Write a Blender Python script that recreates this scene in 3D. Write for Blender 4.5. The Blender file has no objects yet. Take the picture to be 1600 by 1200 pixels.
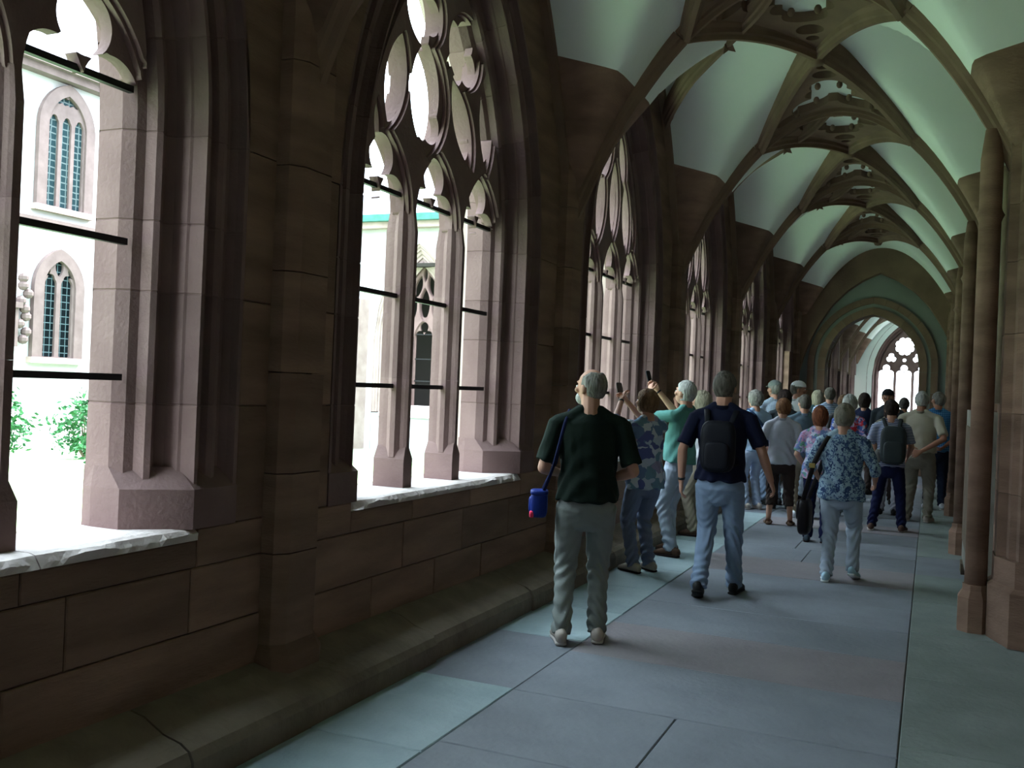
import bpy, bmesh, math, random
import numpy as np
from mathutils import Vector, Matrix, noise
R=math.radians
rnd=random.Random(7)
C=bpy.context.scene.collection
SC=bpy.context.scene
# ---------------------------------------------------------------- camera
# frame 1600x1200, corridor vanishing point at (1455,630), slight roll
F=1500.0
def _cam():
    y=Vector((655.0,-30.0,-F)).normalized()
    z=Vector((.040,1,0)); z=(z-y*z.dot(y)).normalized()
    x=y.cross(z)
    rot=Matrix((x,y,z))
    cd=bpy.data.cameras.new('camera'); cd.sensor_width=36; cd.lens=F/1600*36
    cd.clip_start=.05; cd.clip_end=300
    o=bpy.data.objects.new('camera',cd); C.objects.link(o)
    o.matrix_world=Matrix.Translation((0,0,1.6))@rot.to_4x4()
    SC.camera=o
_cam()
# ---------------------------------------------------------------- sky and exposure
w=bpy.data.worlds.new('sky'); SC.world=w; w.use_nodes=True
nt=w.node_tree; nt.nodes.clear()
out=nt.nodes.new('ShaderNodeOutputWorld'); bg=nt.nodes.new('ShaderNodeBackground')
tc=nt.nodes.new('ShaderNodeTexCoord'); sp=nt.nodes.new('ShaderNodeSeparateXYZ'); rp=nt.nodes.new('ShaderNodeValToRGB')
nt.links.new(tc.outputs['Generated'],sp.inputs[0]); nt.links.new(sp.outputs['Z'],rp.inputs[0])
rp.color_ramp.elements[0].position=.05; rp.color_ramp.elements[0].color=(.40,.46,.50,1)
rp.color_ramp.elements[1].position=.85; rp.color_ramp.elements[1].color=(.80,1.0,1.12,1)
nt.links.new(rp.outputs[0],bg.inputs[0]); bg.inputs[1].default_value=12.5
nt.links.new(bg.outputs[0],out.inputs[0])
sl=bpy.data.lights.new('sun','SUN'); sl.energy=14.0; sl.angle=R(12); sl.color=(1,.97,.96)
so=bpy.data.objects.new('sun',sl); C.objects.link(so); so.rotation_euler=(R(35),0,R(160))
SC.view_settings.view_transform='Standard'; SC.view_settings.look='None'
SC.view_settings.exposure=0.30; SC.view_settings.gamma=1; SC.view_settings.use_curve_mapping=False
# ---------------------------------------------------------------- materials
def mat(name,col,rough=.85,var=.0,nscale=6,bump=.0,bscale=40,col2=None,stretch=(1,1,1),spec=.3,metal=0):
    m=bpy.data.materials.new(name); m.use_nodes=True; t=m.node_tree; N=t.nodes; L=t.links
    b=N['Principled BSDF']; b.inputs['Roughness'].default_value=rough; b.inputs['Metallic'].default_value=metal
    b.inputs['Specular IOR Level'].default_value=spec
    b.inputs['Base Color'].default_value=(*col,1)
    if col2 or bump or var:
        tc=N.new('ShaderNodeTexCoord'); mp=N.new('ShaderNodeMapping'); mp.inputs['Scale'].default_value=stretch
        L.new(tc.outputs['Object'],mp.inputs[0])
        oi=N.new('ShaderNodeObjectInfo')
        ad=N.new('ShaderNodeVectorMath'); ad.operation='ADD'
        mu=N.new('ShaderNodeMath'); mu.operation='MULTIPLY'; mu.inputs[1].default_value=37
        L.new(oi.outputs['Random'],mu.inputs[0]); L.new(mp.outputs[0],ad.inputs[0]); L.new(mu.outputs[0],ad.inputs[1])
        n=N.new('ShaderNodeTexNoise'); n.inputs['Scale'].default_value=nscale; n.inputs['Detail'].default_value=6
        L.new(ad.outputs[0],n.inputs[0])
        r=N.new('ShaderNodeValToRGB'); r.color_ramp.elements[0].position=.3; r.color_ramp.elements[1].position=.72
        r.color_ramp.elements[0].color=(*col,1); r.color_ramp.elements[1].color=(*(col2 or col),1)
        L.new(n.outputs[0],r.inputs[0]); src=r.outputs[0]
        if var:
            hs=N.new('ShaderNodeHueSaturation'); mr=N.new('ShaderNodeMapRange')
            mr.inputs[3].default_value=1-var; mr.inputs[4].default_value=1+var
            L.new(oi.outputs['Random'],mr.inputs[0]); L.new(mr.outputs[0],hs.inputs['Value']); L.new(src,hs.inputs['Color']); src=hs.outputs[0]
        L.new(src,b.inputs['Base Color'])
        if bump:
            n2=N.new('ShaderNodeTexNoise'); n2.inputs['Scale'].default_value=bscale; n2.inputs['Detail'].default_value=8
            L.new(ad.outputs[0],n2.inputs[0]); bp=N.new('ShaderNodeBump'); bp.inputs['Strength'].default_value=bump; bp.inputs['Distance'].default_value=.02
            L.new(n2.outputs[0],bp.inputs['Height']); L.new(bp.outputs[0],b.inputs['Normal'])
    return m
def pattern(name,cols,scale=30,kind='voronoi',rough=.85,stretch=(1,1,1)):
    """printed cloth: colours picked by a cell or noise pattern"""
    m=bpy.data.materials.new(name); m.use_nodes=True; t=m.node_tree; N=t.nodes; L=t.links
    b=N['Principled BSDF']; b.inputs['Roughness'].default_value=rough; b.inputs['Specular IOR Level'].default_value=.15
    tc=N.new('ShaderNodeTexCoord'); mp=N.new('ShaderNodeMapping'); mp.inputs['Scale'].default_value=stretch; L.new(tc.outputs['Object'],mp.inputs[0])
    if kind=='voronoi':
        nz=N.new('ShaderNodeTexNoise'); nz.inputs['Scale'].default_value=scale*.8; L.new(mp.outputs[0],nz.inputs[0])
        mx=N.new('ShaderNodeMixRGB'); mx.inputs[0].default_value=.12; L.new(mp.outputs[0],mx.inputs[1]); L.new(nz.outputs[1],mx.inputs[2])
        v=N.new('ShaderNodeTexVoronoi'); v.inputs['Scale'].default_value=scale; L.new(mx.outputs[0],v.inputs[0])
        sx=N.new('ShaderNodeSeparateColor'); L.new(v.outputs['Color'],sx.inputs[0]); src=sx.outputs[0]
    elif kind=='stripe':
        wv=N.new('ShaderNodeTexWave'); wv.bands_direction='Z'; wv.inputs['Scale'].default_value=scale; wv.inputs['Distortion'].default_value=.4
        L.new(mp.outputs[0],wv.inputs[0]); src=wv.outputs[1]
    elif kind=='check':
        a=N.new('ShaderNodeTexWave'); a.bands_direction='Z'; a.inputs['Scale'].default_value=scale
        c=N.new('ShaderNodeTexWave'); c.bands_direction='X'; c.inputs['Scale'].default_value=scale
        L.new(mp.outputs[0],a.inputs[0]); L.new(mp.outputs[0],c.inputs[0])
        md=N.new('ShaderNodeMath'); md.operation='ADD'; L.new(a.outputs[1],md.inputs[0]); L.new(c.outputs[1],md.inputs[1])
        m2=N.new('ShaderNodeMath'); m2.operation='MULTIPLY'; m2.inputs[1].default_value=.5; L.new(md.outputs[0],m2.inputs[0]); src=m2.outputs[0]
    else:
        n=N.new('ShaderNodeTexNoise'); n.inputs['Scale'].default_value=scale; n.inputs['Detail'].default_value=3; n.inputs['Distortion'].default_value=1.2; L.new(mp.outputs[0],n.inputs[0]); src=n.outputs[0]
    r=N.new('ShaderNodeValToRGB'); cr=r.color_ramp; cr.interpolation='CONSTANT' if kind!='noise' else 'EASE'
    k=len(cols); lo,hi=(.0,1.) if kind!='noise' else (.3,.75)
    while len(cr.elements)<k: cr.elements.new(.5)
    for i,c in enumerate(cols):
        cr.elements[i].position=lo+(hi-lo)*i/(k if kind!='noise' else k-1); cr.elements[i].color=(*c,1)
    L.new(src,r.inputs[0]); L.new(r.outputs[0],b.inputs['Base Color']); return m
M={}
M['stone']=mat('red_sandstone',(.145,.088,.062),.9,.24,2.2,.35,30,(.265,.165,.12),stretch=(1,.6,3.2))
M['stone_pale']=mat('pale_red_sandstone',(.150,.092,.088),.9,.12,3,.22,45,(.215,.140,.132))
M['rib']=mat('rib_sandstone',(.17,.11,.078),.9,.10,2,.25,30,(.25,.165,.115))
M['stone_core']=mat('mortar_joint',(.22,.16,.13),.95,0,4,.3,50,(.2,.16,.13))
M['plinth']=mat('worn_plinth_stone',(.15,.12,.09),.85,.15,4,.5,20,(.23,.19,.145))
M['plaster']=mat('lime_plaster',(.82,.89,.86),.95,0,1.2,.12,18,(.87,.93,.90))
M['plaster_grey']=mat('dark_grey_plaster',(.20,.225,.20),.95,0,1.2,.12,18,(.26,.29,.27))  # darker grey plaster tone, used on the near face of the end wall
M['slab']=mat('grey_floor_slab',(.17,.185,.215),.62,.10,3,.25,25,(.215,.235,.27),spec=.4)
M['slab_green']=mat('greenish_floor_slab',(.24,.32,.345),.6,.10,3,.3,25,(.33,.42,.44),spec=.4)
M['slab_right']=mat('dull_green_floor_slab',(.155,.185,.175),.6,.12,3,.3,25,(.21,.245,.235),spec=.4)
M['slab_red']=mat('reddish_floor_slab',(.20,.18,.195),.62,.08,3,.25,25,(.25,.225,.24),spec=.4)
M['grout']=mat('floor_joint',(.10,.095,.09),.95,0,8,.4,60,(.16,.15,.14))
M['sill']=mat('worn_sill_stone',(.42,.36,.34),.85,.06,5,.5,25,(.55,.49,.47))
M['iron']=mat('black_iron',(.012,.01,.012),.6,0)
M['facade']=mat('pale_rendered_facade',(.40,.38,.39),.95,0,1,.05,10,(.48,.455,.46))
M['court_trim']=mat('rosy_court_trim',(.105,.074,.071),.95,0,3,.1,20,(.15,.108,.104))
M['facade_trim']=mat('pale_sandstone_trim',(.26,.19,.175),.9,.05,3,.1,20,(.36,.28,.255))
M['copper']=mat('green_copper',(.03,.12,.10),.6,0,5,.05,20,(.05,.17,.14))
M['roof']=mat('slate_roof',(.20,.21,.24),.7,0,14,.3,30,(.34,.34,.37),stretch=(1,1,3))
M['ground']=mat('court_gravel',(.25,.35,.21),.95,0,2,.2,30,(.33,.43,.29))
M['lawn']=mat('lawn_ground',(.22,.36,.15),.95,0,2,.3,40,(.30,.45,.22))
M['leaf']=mat('shrub_leaf',(.02,.075,.03),.8,0,8,0,10,(.06,.17,.07),spec=.05)
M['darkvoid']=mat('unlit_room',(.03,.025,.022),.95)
M['monument']=mat('grey_monument_stone',(.20,.19,.165),.8,.1,4,.35,25,(.31,.30,.26))
M['monument_dark']=mat('dark_monument_stone',(.10,.075,.055),.75,.1,5,.35,30,(.20,.15,.10))
M['gilt']=mat('gilt_edge',(.45,.33,.12),.45,0,metal=.6)
M['card']=mat('white_card',(.8,.8,.78),.8)
# ---------------------------------------------------------------- helpers
def obj(name,verts,faces,m,parent=None,smooth=False,loc=None):
    me=bpy.data.meshes.new(name); me.from_pydata([tuple(v) for v in verts],[],faces); me.update()
    if m is not None: me.materials.append(m)
    if smooth: me.polygons.foreach_set('use_smooth',[True]*len(me.polygons))
    return inst(name,me,parent,loc)
def inst(name,me,parent=None,loc=None,rot=None):
    o=bpy.data.objects.new(name,me); C.objects.link(o)
    if parent is not None: o.parent=parent
    if loc is not None: o.location=loc
    if rot is not None: o.rotation_euler=rot
    return o
def empty(name,loc=(0,0,0),parent=None,kind=None,rot=(0,0,0)):
    o=bpy.data.objects.new(name,None); C.objects.link(o); o.location=loc; o.rotation_euler=rot
    o.empty_display_size=.1
    if parent is not None: o.parent=parent
    if kind: o['kind']=kind
    return o
def tag(o,label,cat,group=None):
    o['label']=label; o['category']=cat
    if group: o['group']=group
    return o
def copy_tree(o,parent=None):
    c=o.copy(); C.objects.link(c)
    if parent is not None: c.parent=parent
    for ch in o.children: copy_tree(ch,c)
    return c
class MB:
    def __init__(s): s.v=[]; s.f=[]
    def add(s,v,f):
        k=len(s.v); s.v+=[tuple(p) for p in v]; s.f+=[tuple(i+k for i in q) for q in f]; return s
    def box(s,x0,x1,y0,y1,z0,z1):
        return s.add([(x0,y0,z0),(x1,y0,z0),(x1,y1,z0),(x0,y1,z0),(x0,y0,z1),(x1,y0,z1),(x1,y1,z1),(x0,y1,z1)],
          [(3,2,1,0),(4,5,6,7),(0,1,5,4),(1,2,6,5),(2,3,7,6),(3,0,4,7)])
    def prism(s,poly,z0,z1,top=None):
        n=len(poly); top=top or poly
        return s.add([(x,y,z0) for x,y in poly]+[(x,y,z1) for x,y in top],
          [tuple(range(n))[::-1],tuple(range(n,2*n))]+[(i,(i+1)%n,n+(i+1)%n,n+i) for i in range(n)])
    def lathe(s,prof,cx,cy,n=16):
        v=[]; f=[]
        for r,z in prof:
            for i in range(n): a=2*math.pi*i/n; v.append((cx+r*math.cos(a),cy+r*math.sin(a),z))
        m=len(prof)
        for j in range(m-1):
            for i in range(n): f.append((j*n+i,j*n+(i+1)%n,(j+1)*n+(i+1)%n,(j+1)*n+i))
        f.append(tuple(range(n))[::-1]); f.append(tuple((m-1)*n+i for i in range(n)))
        return s.add(v,f)
    def tube(s,pts,rad,side=(1,0,0),n=10,round_=True):
        """rad: list of (a,b) or r; a along side, b across"""
        P=[Vector(p) for p in pts]; RR=[(r,r) if not isinstance(r,(tuple,list)) else r for r in rad]
        m=len(P); sd=Vector(side); rings=[]
        for i in range(m):
            t=(P[min(i+1,m-1)]-P[max(i-1,0)])
            t=t.normalized() if t.length>1e-9 else Vector((0,0,1))
            a=sd-t*sd.dot(t)
            if a.length<1e-3: a=Vector((0,1,0))-t*t.y
            a.normalize(); b=t.cross(a); rings.append((P[i],a,b,RR[i],t))
            if not isinstance(side,tuple): sd=a
        seq=[]
        def ring(p,a,b,r,k): seq.append([p+a*(r[0]*k*math.cos(2*math.pi*i/n))+b*(r[1]*k*math.sin(2*math.pi*i/n)) for i in range(n)])
        if round_:
            p,a,b,r,t=rings[0]; q=min(r); ring(p-t*q*.85,a,b,r,.45); ring(p-t*q*.5,a,b,r,.82)
        for p,a,b,r,t in rings: ring(p,a,b,r,1)
        if round_:
            p,a,b,r,t=rings[-1]; q=min(r); ring(p+t*q*.5,a,b,r,.82); ring(p+t*q*.85,a,b,r,.45)
        v=[q for rg in seq for q in rg]; f=[]
        for j in range(len(seq)-1):
            for i in range(n): f.append((j*n+i,j*n+(i+1)%n,(j+1)*n+(i+1)%n,(j+1)*n+i))
        f.append(tuple(range(n))[::-1]); f.append(tuple((len(seq)-1)*n+i for i in range(n)))
        return s.add(v,f)
    def ell(s,c,r,mtx=None,n=14,m=9):
        v=[];f=[]; c=Vector(c)
        for j in range(m+1):
            ph=math.pi*j/m
            for i in range(n):
                th=2*math.pi*i/n; p=Vector((r[0]*math.sin(ph)*math.cos(th),r[1]*math.sin(ph)*math.sin(th),-r[2]*math.cos(ph)))
                if mtx: p=mtx@p
                v.append(c+p)
        for j in range(m):
            for i in range(n): f.append((j*n+i,j*n+(i+1)%n,(j+1)*n+(i+1)%n,(j+1)*n+i))
        return s.add(v,f)
    def rbox(s,c,h,k=.6,n=16,m=10,mtx=None):
        """soft box (superellipsoid)"""
        v=[];f=[]; c=Vector(c); pw=lambda x,e: math.copysign(abs(x)**e,x)
        for j in range(m+1):
            ph=-math.pi/2+math.pi*j/m
            for i in range(n):
                th=2*math.pi*i/n
                p=Vector((h[0]*pw(math.cos(ph),k)*pw(math.cos(th),k),h[1]*pw(math.cos(ph),k)*pw(math.sin(th),k),h[2]*pw(math.sin(ph),k)))
                if mtx: p=mtx@p
                v.append(c+p)
        for j in range(m):
            for i in range(n): f.append((j*n+i,j*n+(i+1)%n,(j+1)*n+(i+1)%n,(j+1)*n+i))
        return s.add(v,f)
    def build(s,name,m,parent=None,smooth=False,loc=None): return obj(name,s.v,s.f,m,parent,smooth,loc)
_stone={}
def stone(parent,axis,a0,a1,z0,z1,face,depth,m,name='stone',wob=0.0,g=.0022):
    """one ashlar: a bevelled block whose face looks along +/-axis; a* run along the wall"""
    L=a1-a0-2*g; H=z1-z0-2*g; key=(axis,round(L,3),round(H,3),depth,m.name)
    if key not in _stone:
        b=.005; s=1 if depth>0 else -1; d=abs(depth)
        # local: x towards viewer (face at 0), y along wall, z up
        pts=[(-d,0,0),(-d,L,0),(-d,L,H),(-d,0,H),(-b,0,0),(-b,L,0),(-b,L,H),(-b,0,H),(0,b,b),(0,L-b,b),(0,L-b,H-b),(0,b,H-b)]
        fc=[(0,1,5,4),(1,2,6,5),(2,3,7,6),(3,0,4,7),(4,5,9,8),(5,6,10,9),(6,7,11,10),(7,4,8,11),(8,9,10,11),(3,2,1,0)]
        if s<0: pts=[(-x,y,z) for x,y,z in pts]; fc=[q[::-1] for q in fc]
        if axis=='y': pts=[(y,x,z) for x,y,z in pts]; fc=[q[::-1] for q in fc]
        me=bpy.data.meshes.new(name); me.from_pydata(pts,[],fc); me.update(); me.materials.append(m); _stone[key]=me
    j=rnd.uniform(-wob,wob)
    loc=(face+j,a0+g,z0+g) if axis=='x' else (a0+g,face+j,z0+g)
    return inst(name,_stone[key],parent,loc)
def march(field,u0,u1,v0,v1,h,thick,zmap=None):
    """solid plate where field(u,v)>0; local coords (depth, u, v). returns verts, faces(caps), side faces"""
    nu=int(round((u1-u0)/h))+1; nv=int(round((v1-v0)/h))+1
    U=np.linspace(u0,u1,nu); V=np.linspace(v0,v1,nv); G=field(*np.meshgrid(U,V,indexing='ij'))
    G=np.where(np.abs(G)<1e-6,1e-6,G)
    G[0,:]=np.minimum(G[0,:],-1e-4);G[-1,:]=np.minimum(G[-1,:],-1e-4);G[:,0]=np.minimum(G[:,0],-1e-4);G[:,-1]=np.minimum(G[:,-1],-1e-4)
    pos=G>0; vid={}; P=[]
    def gp(i,j):
        k=(i,j)
        if k not in vid: vid[k]=len(P); P.append((U[i],V[j]))
        return vid[k]
    def ep(i,j,i2,j2):
        k=(i,j,i2,j2) if (i,j)<(i2,j2) else (i2,j2,i,j)
        if k not in vid:
            a=G[k[0],k[1]]; b=G[k[2],k[3]]; t=a/(a-b)
            vid[k]=len(P); P.append((U[k[0]]+(U[k[2]]-U[k[0]])*t,V[k[1]]+(V[k[3]]-V[k[1]])*t))
        return vid[k]
    caps=[]; segs=[]
    cnt=pos[:-1,:-1].astype(int)+pos[1:,:-1]+pos[1:,1:]+pos[:-1,1:]
    for i,j in zip(*np.nonzero(cnt)):
        c=[(i,j),(i+1,j),(i+1,j+1),(i,j+1)]; s=[pos[q] for q in c]
        poly=[]; cr=[]
        for k in range(4):
            a,b=c[k],c[(k+1)%4]
            if s[k]: poly.append(gp(*a))
            if s[k]!=s[(k+1)%4]:
                e=ep(a[0],a[1],b[0],b[1]); poly.append(e); cr.append((e,s[k]))
        if len(poly)>2: caps.append(poly)
        if len(cr)==2:
            # leaving solid at cr with s True
            a=cr[0][0] if cr[0][1] else cr[1][0]; b=cr[1][0] if cr[0][1] else cr[0][0]; segs.append((a,b))
        elif len(cr)==4:
            o=[q for q in cr]; st=0 if o[0][1] else 1
            segs.append((o[st][0],o[(st+1)%4][0])); segs.append((o[(st+2)%4][0],o[(st+3)%4][0]))
    n=len(P); x1,x0=thick  # near depth, far depth
    zm=zmap or (lambda d,u,v:(d,u,v))
    vs=[zm(x1,u,v) for u,v in P]+[zm(x0,u,v) for u,v in P]
    fs=[tuple(q) for q in caps]+[tuple(i+n for i in q[::-1]) for q in caps]
    # side faces on their own vertices for smooth shading
    sv={}; 
    def sid(i):
        if i not in sv: sv[i]=len(vs); vs.append(vs[i])
        return sv[i]
    side=[]
    for a,b in segs: side.append((sid(b),sid(a),sid(a+n),sid(b+n)))
    return vs,fs,side
def plate_mesh(name,layers,m):
    V=[];Fc=[];sm=[]
    for vs,fs,sd in layers:
        k=len(V); V+=vs; Fc+=[tuple(i+k for i in q) for q in fs]; sm+=[False]*len(fs)
        Fc+=[tuple(i+k for i in q) for q in sd]; sm+=[True]*len(sd)
    me=bpy.data.meshes.new(name); me.from_pydata(V,[],Fc); me.polygons.foreach_set('use_smooth',sm); me.update(); me.materials.append(m); return me
# ================================================================ the building
XF=-2.88            # inner face of the window wall
XR=.62              # face of the right wall
XC=-1.11            # ridge of the vault
WC=[-5.4,-1.65,2.09,5.65,9.42,13.21,17.02,20.82]      # window centres along the corridor
PIER=[-3.52,.2,3.88,7.59,11.35,15.14,18.94]
YE0,YE1=22.72,23.3  # wall across the corridor
FAR_P=[26.54,30.34,34.14,37.94]; FAR_W=[32.24,36.04,39.84]; YEND=41.9
ZS,SILL=2.62,.93
W_IN,W_OUT=.955,1.415; CO=1.417      # arch half widths; centre offset
def arch_z(u,a=0):
    r=W_IN+CO+a; q=r*r-(abs(u)+CO)**2
    return ZS+math.sqrt(q) if q>0 else ZS
# ---- vault shape
ZV=2.9; WV=1.70
def rib_z(x):
    d=min(abs(x-XC)/WV,1); return ZV+1.90*(1-d*d)**.92
def pier_pairs():
    a=PIER+[22.74]+FAR_P+[41.74]; return a
def bay_of(y):
    a=[-7.2]+pier_pairs()
    for i in range(len(a)-1):
        if a[i]<=y<=a[i+1]: return a[i],a[i+1]
    return a[-2],a[-1]
def web_z(x,y,bay=None):
    a,b=bay or bay_of(y); t=abs(y-(a+b)/2)/((b-a)/2); t=min(t,1); d=min(abs(x-XC)/WV,1)
    bz=rib_z(x)+.17
    top=5.0+.3*d*d
    cz=3.0+(top-3.0)*(1-t**2.3)
    k=.10; m=max(bz,cz)+k*math.exp(-abs(bz-cz)/k)*.35
    return m
# ---------------------------------------------------------------- floor
floor=empty('floor',kind='structure')
MB().box(-2.95,.8,-7.2,42,-.25,-.014).build('floor_bed',M['grout'],floor)
def slab(x0,x1,y0,y1,m,name='floor_slab'):
    g=.0022; b=.005; z=rnd.uniform(-.003,.001); tx=rnd.uniform(-.002,.002)
    x0+=g;x1-=g;y0+=g;y1-=g
    v=[(x0,y0,-.06),(x1,y0,-.06),(x1,y1,-.06),(x0,y1,-.06),(x0,y0,z-b),(x1,y0,z-b+tx),(x1,y1,z-b+tx),(x0,y1,z-b),
       (x0+b,y0+b,z),(x1-b,y0+b,z+tx),(x1-b,y1-b,z+tx),(x0+b,y1-b,z)]
    f=[(0,1,5,4),(1,2,6,5),(2,3,7,6),(3,0,4,7),(4,5,9,8),(5,6,10,9),(6,7,11,10),(7,4,8,11),(8,9,10,11)]
    obj(name,v,f,m,floor)
ys=[-7.2,-6.1,-5.2,-4.1,-3.0,-2.1,-1.2,-.3,.6,1.5,2.35,3.1,3.84,4.68,5.55,6.42,7.22,8.0,8.86,9.75,10.6,11.5,12.4,13.2,14.1,15,15.9,16.8,17.7,18.6,19.5,20.4,21.3,22.2]
y=22.2
while y<41.9: y=min(y+1.1,41.9); ys.append(y)
for i in range(len(ys)-1):
    a,b=ys[i],ys[i+1]; m=M['slab_red'] if i%4==2 else M['slab']
    if rnd.random()<.35 and b<20:
        xs=rnd.uniform(-1.3,-.8); slab(-1.97,xs,a,b,m); slab(xs,-.08,a,b,M['slab'])
    else: slab(-1.97,-.08,a,b,m)
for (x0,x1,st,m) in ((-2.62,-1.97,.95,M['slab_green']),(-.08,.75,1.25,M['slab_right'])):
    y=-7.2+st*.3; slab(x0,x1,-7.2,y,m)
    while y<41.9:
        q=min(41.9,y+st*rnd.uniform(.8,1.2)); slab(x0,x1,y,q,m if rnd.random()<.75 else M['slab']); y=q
# ---------------------------------------------------------------- left wall
wl=empty('wall_left',kind='structure')
MB().box(-3.68,XF-.04,-7.2,YE0,-.6,SILL-.06).build('wall_core',M['stone_core'],wl)
MB().box(-3.68,XF,YE0,30.4,-.6,5.6).build('wall_core',M['stone'],wl)
MB().box(-3.68,XF-.0,30.3,42.4,-.6,SILL-.06).build('wall_core',M['stone'],wl)
edges=[-7.2]+PIER+[YE0]
def upper_wall(bays,parent,m_in,m_out,z1=5.75,zo=7.0,xo=-3.68):
    """inner and outer wall skins with arched openings, plus pier bodies"""
    for (a,b,c) in bays:
        for (xx,mt,top,ao,flip,z0) in ((XF,m_in,z1,.46,False,ZS),(xo,m_out,zo,.46,True,SILL-.3)):
            hw=W_IN+ao; us=[a-c,-hw]+[-hw+2*hw*i/40 for i in range(1,40)]+[hw,b-c]; v=[];f=[]
            for i in range(len(us)-1):
                u0,u1=us[i],us[i+1]
                if i in (0,len(us)-2): l0=l1=z0
                else: l0=arch_z(u0,ao) if abs(u0)<hw-1e-6 else ZS; l1=arch_z(u1,ao) if abs(u1)<hw-1e-6 else ZS
                if flip and 0<i<len(us)-2 : pass
                k=len(v); v+=[(xx,c+u0,l0),(xx,c+u1,l1),(xx,c+u1,top),(xx,c+u0,top)]; f.append((k,k+1,k+2,k+3) if not flip else (k+3,k+2,k+1,k))
            obj('wall_face',v,f,mt,parent)
    return
bays=[(edges[i],edges[i+1],WC[i]) for i in range(len(WC))]
upper_wall(bays,wl,M['stone'],M['facade_trim'])
farb=[(30.34,34.14,32.24),(34.14,37.94,36.04),(37.94,41.9,39.84)]
upper_wall(farb,wl,M['stone_pale'],M['facade_trim'])
MB().box(-3.68,XF,-7.2,42,5.7,7.0).build('wall_core',M['facade_trim'],wl)
# ashlar of the piers, between the windows
ZC=[SILL,1.46,1.94,ZS]
for k,p in enumerate(PIER):
    wA=WC[k]+W_OUT; wB=WC[k+1]-W_OUT
    MB().box(-3.3,XF-.035,wA,wB,SILL-.06,ZS).build('pier_core',M['stone_core'],wl)
    if p<0: MB().box(XF-.03,XF,wA,wB,SILL,ZS).build('pier_face',M['stone'],wl); continue
    for j in range(3):
        s=(j+k)%2
        for (a,b) in ((wA,p-.17),(p+.17,wB)):
            if s and b-a>.4 and p<12:
                mid=a+(b-a)*rnd.uniform(.4,.6); stone(wl,'x',a,mid,ZC[j],ZC[j+1],XF,.036,M['stone'],wob=.001); stone(wl,'x',mid,b,ZC[j],ZC[j+1],XF,.036,M['stone'],wob=.001)
            else: stone(wl,'x',a,b,ZC[j],ZC[j+1],XF,.036,M['stone'],wob=.001)
MB().box(-3.6,XF-.03,21.9,YE0,SILL-.06,ZS).build('pier_core',M['stone'],wl)
# dado courses under the sills
for k,c in enumerate(WC):
    a0=edges[k]+(.17 if k else 0); b0=edges[k+1]-(.17 if k<len(WC)-1 else 0)
    if c<0: MB().box(XF-.05,XF,a0,b0,.2,SILL-.001).build('wall_face',M['stone'],wl); continue
    for j,(z0,z1) in enumerate(((.2,.48),(.48,.76),(.76,SILL))):
        if z1==SILL:   # top course, cut down under the sill slabs
            stone(wl,'x',a0,c-1.18,z0,z1,XF,.05,M['stone']); stone(wl,'x',c+1.18,b0,z0,z1,XF,.05,M['stone'])
            for (qa,qb) in ((-1.18,-.5),(-.5,.3),(.3,1.18)): stone(wl,'x',c+qa,c+qb,z0,SILL-.05,XF,.05,M['stone'],wob=.002)
            continue
        x=a0; n=0
        while x<b0-.05:
            L=rnd.uniform(.55,1.15); q=x+L
            if b0-q<.4: q=b0
            stone(wl,'x',x,q,z0,z1,XF,.05,M['stone'],wob=.004); x=q
# responds (flat shafts) on the piers, with small bases
for p in PIER+[22.5]:
    if p<0: continue
    for j,(z0,z1) in enumerate(((.33,.76),(.76,1.14),(1.14,1.62),(1.62,2.1),(2.1,2.6),(2.6,3.1),(3.1,3.55))):
        g=.003
        P=[(XF-.02,p-.175),(XF+.07,p-.175),(XF+.115,p-.11),(XF+.115,p+.11),(XF+.07,p+.175),(XF-.02,p+.175)]
        MB().prism(P,z0+g,z1-g).build('respond_stone',M['stone'],wl)
    P=[(XF-.02,p-.2),(XF+.1,p-.2),(XF+.15,p-.12),(XF+.15,p+.12),(XF+.1,p+.2),(XF-.02,p+.2)]
    T=[(XF-.02,p-.175),(XF+.07,p-.175),(XF+.115,p-.11),(XF+.115,p+.11),(XF+.07,p+.175),(XF-.02,p+.175)]
    MB().prism(P,.12,.27).prism(P,.27,.33,T).build('respond_base',M['stone'],wl)
# plinth bench along the wall foot
x=0.; yy=-7.2
while yy<YE0-.05:
    q=min(YE0,yy+rnd.uniform(1.2,2.0)); 
    if YE0-q<.6: q=YE0
    d=rnd.uniform(-.012,.012); g=.005
    prof=[(XF,-.05),(-2.56+d,-.05),(-2.555+d,.10),(-2.575+d,.14),(-2.62+d,.165),(-2.70,.185),(-2.80,.235),(XF,.25)]
    n=len(prof); v=[(a,yy+g,z) for a,z in prof]+[(a,q-g,z) for a,z in prof]
    obj('plinth_stone',v,[tuple(range(n))[::-1],tuple(range(n,2*n))]+[(i,i+n,(i+1)%n+n,(i+1)%n)[::-1] for i in range(n)],M['plinth'],wl)
    yy=q
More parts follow.
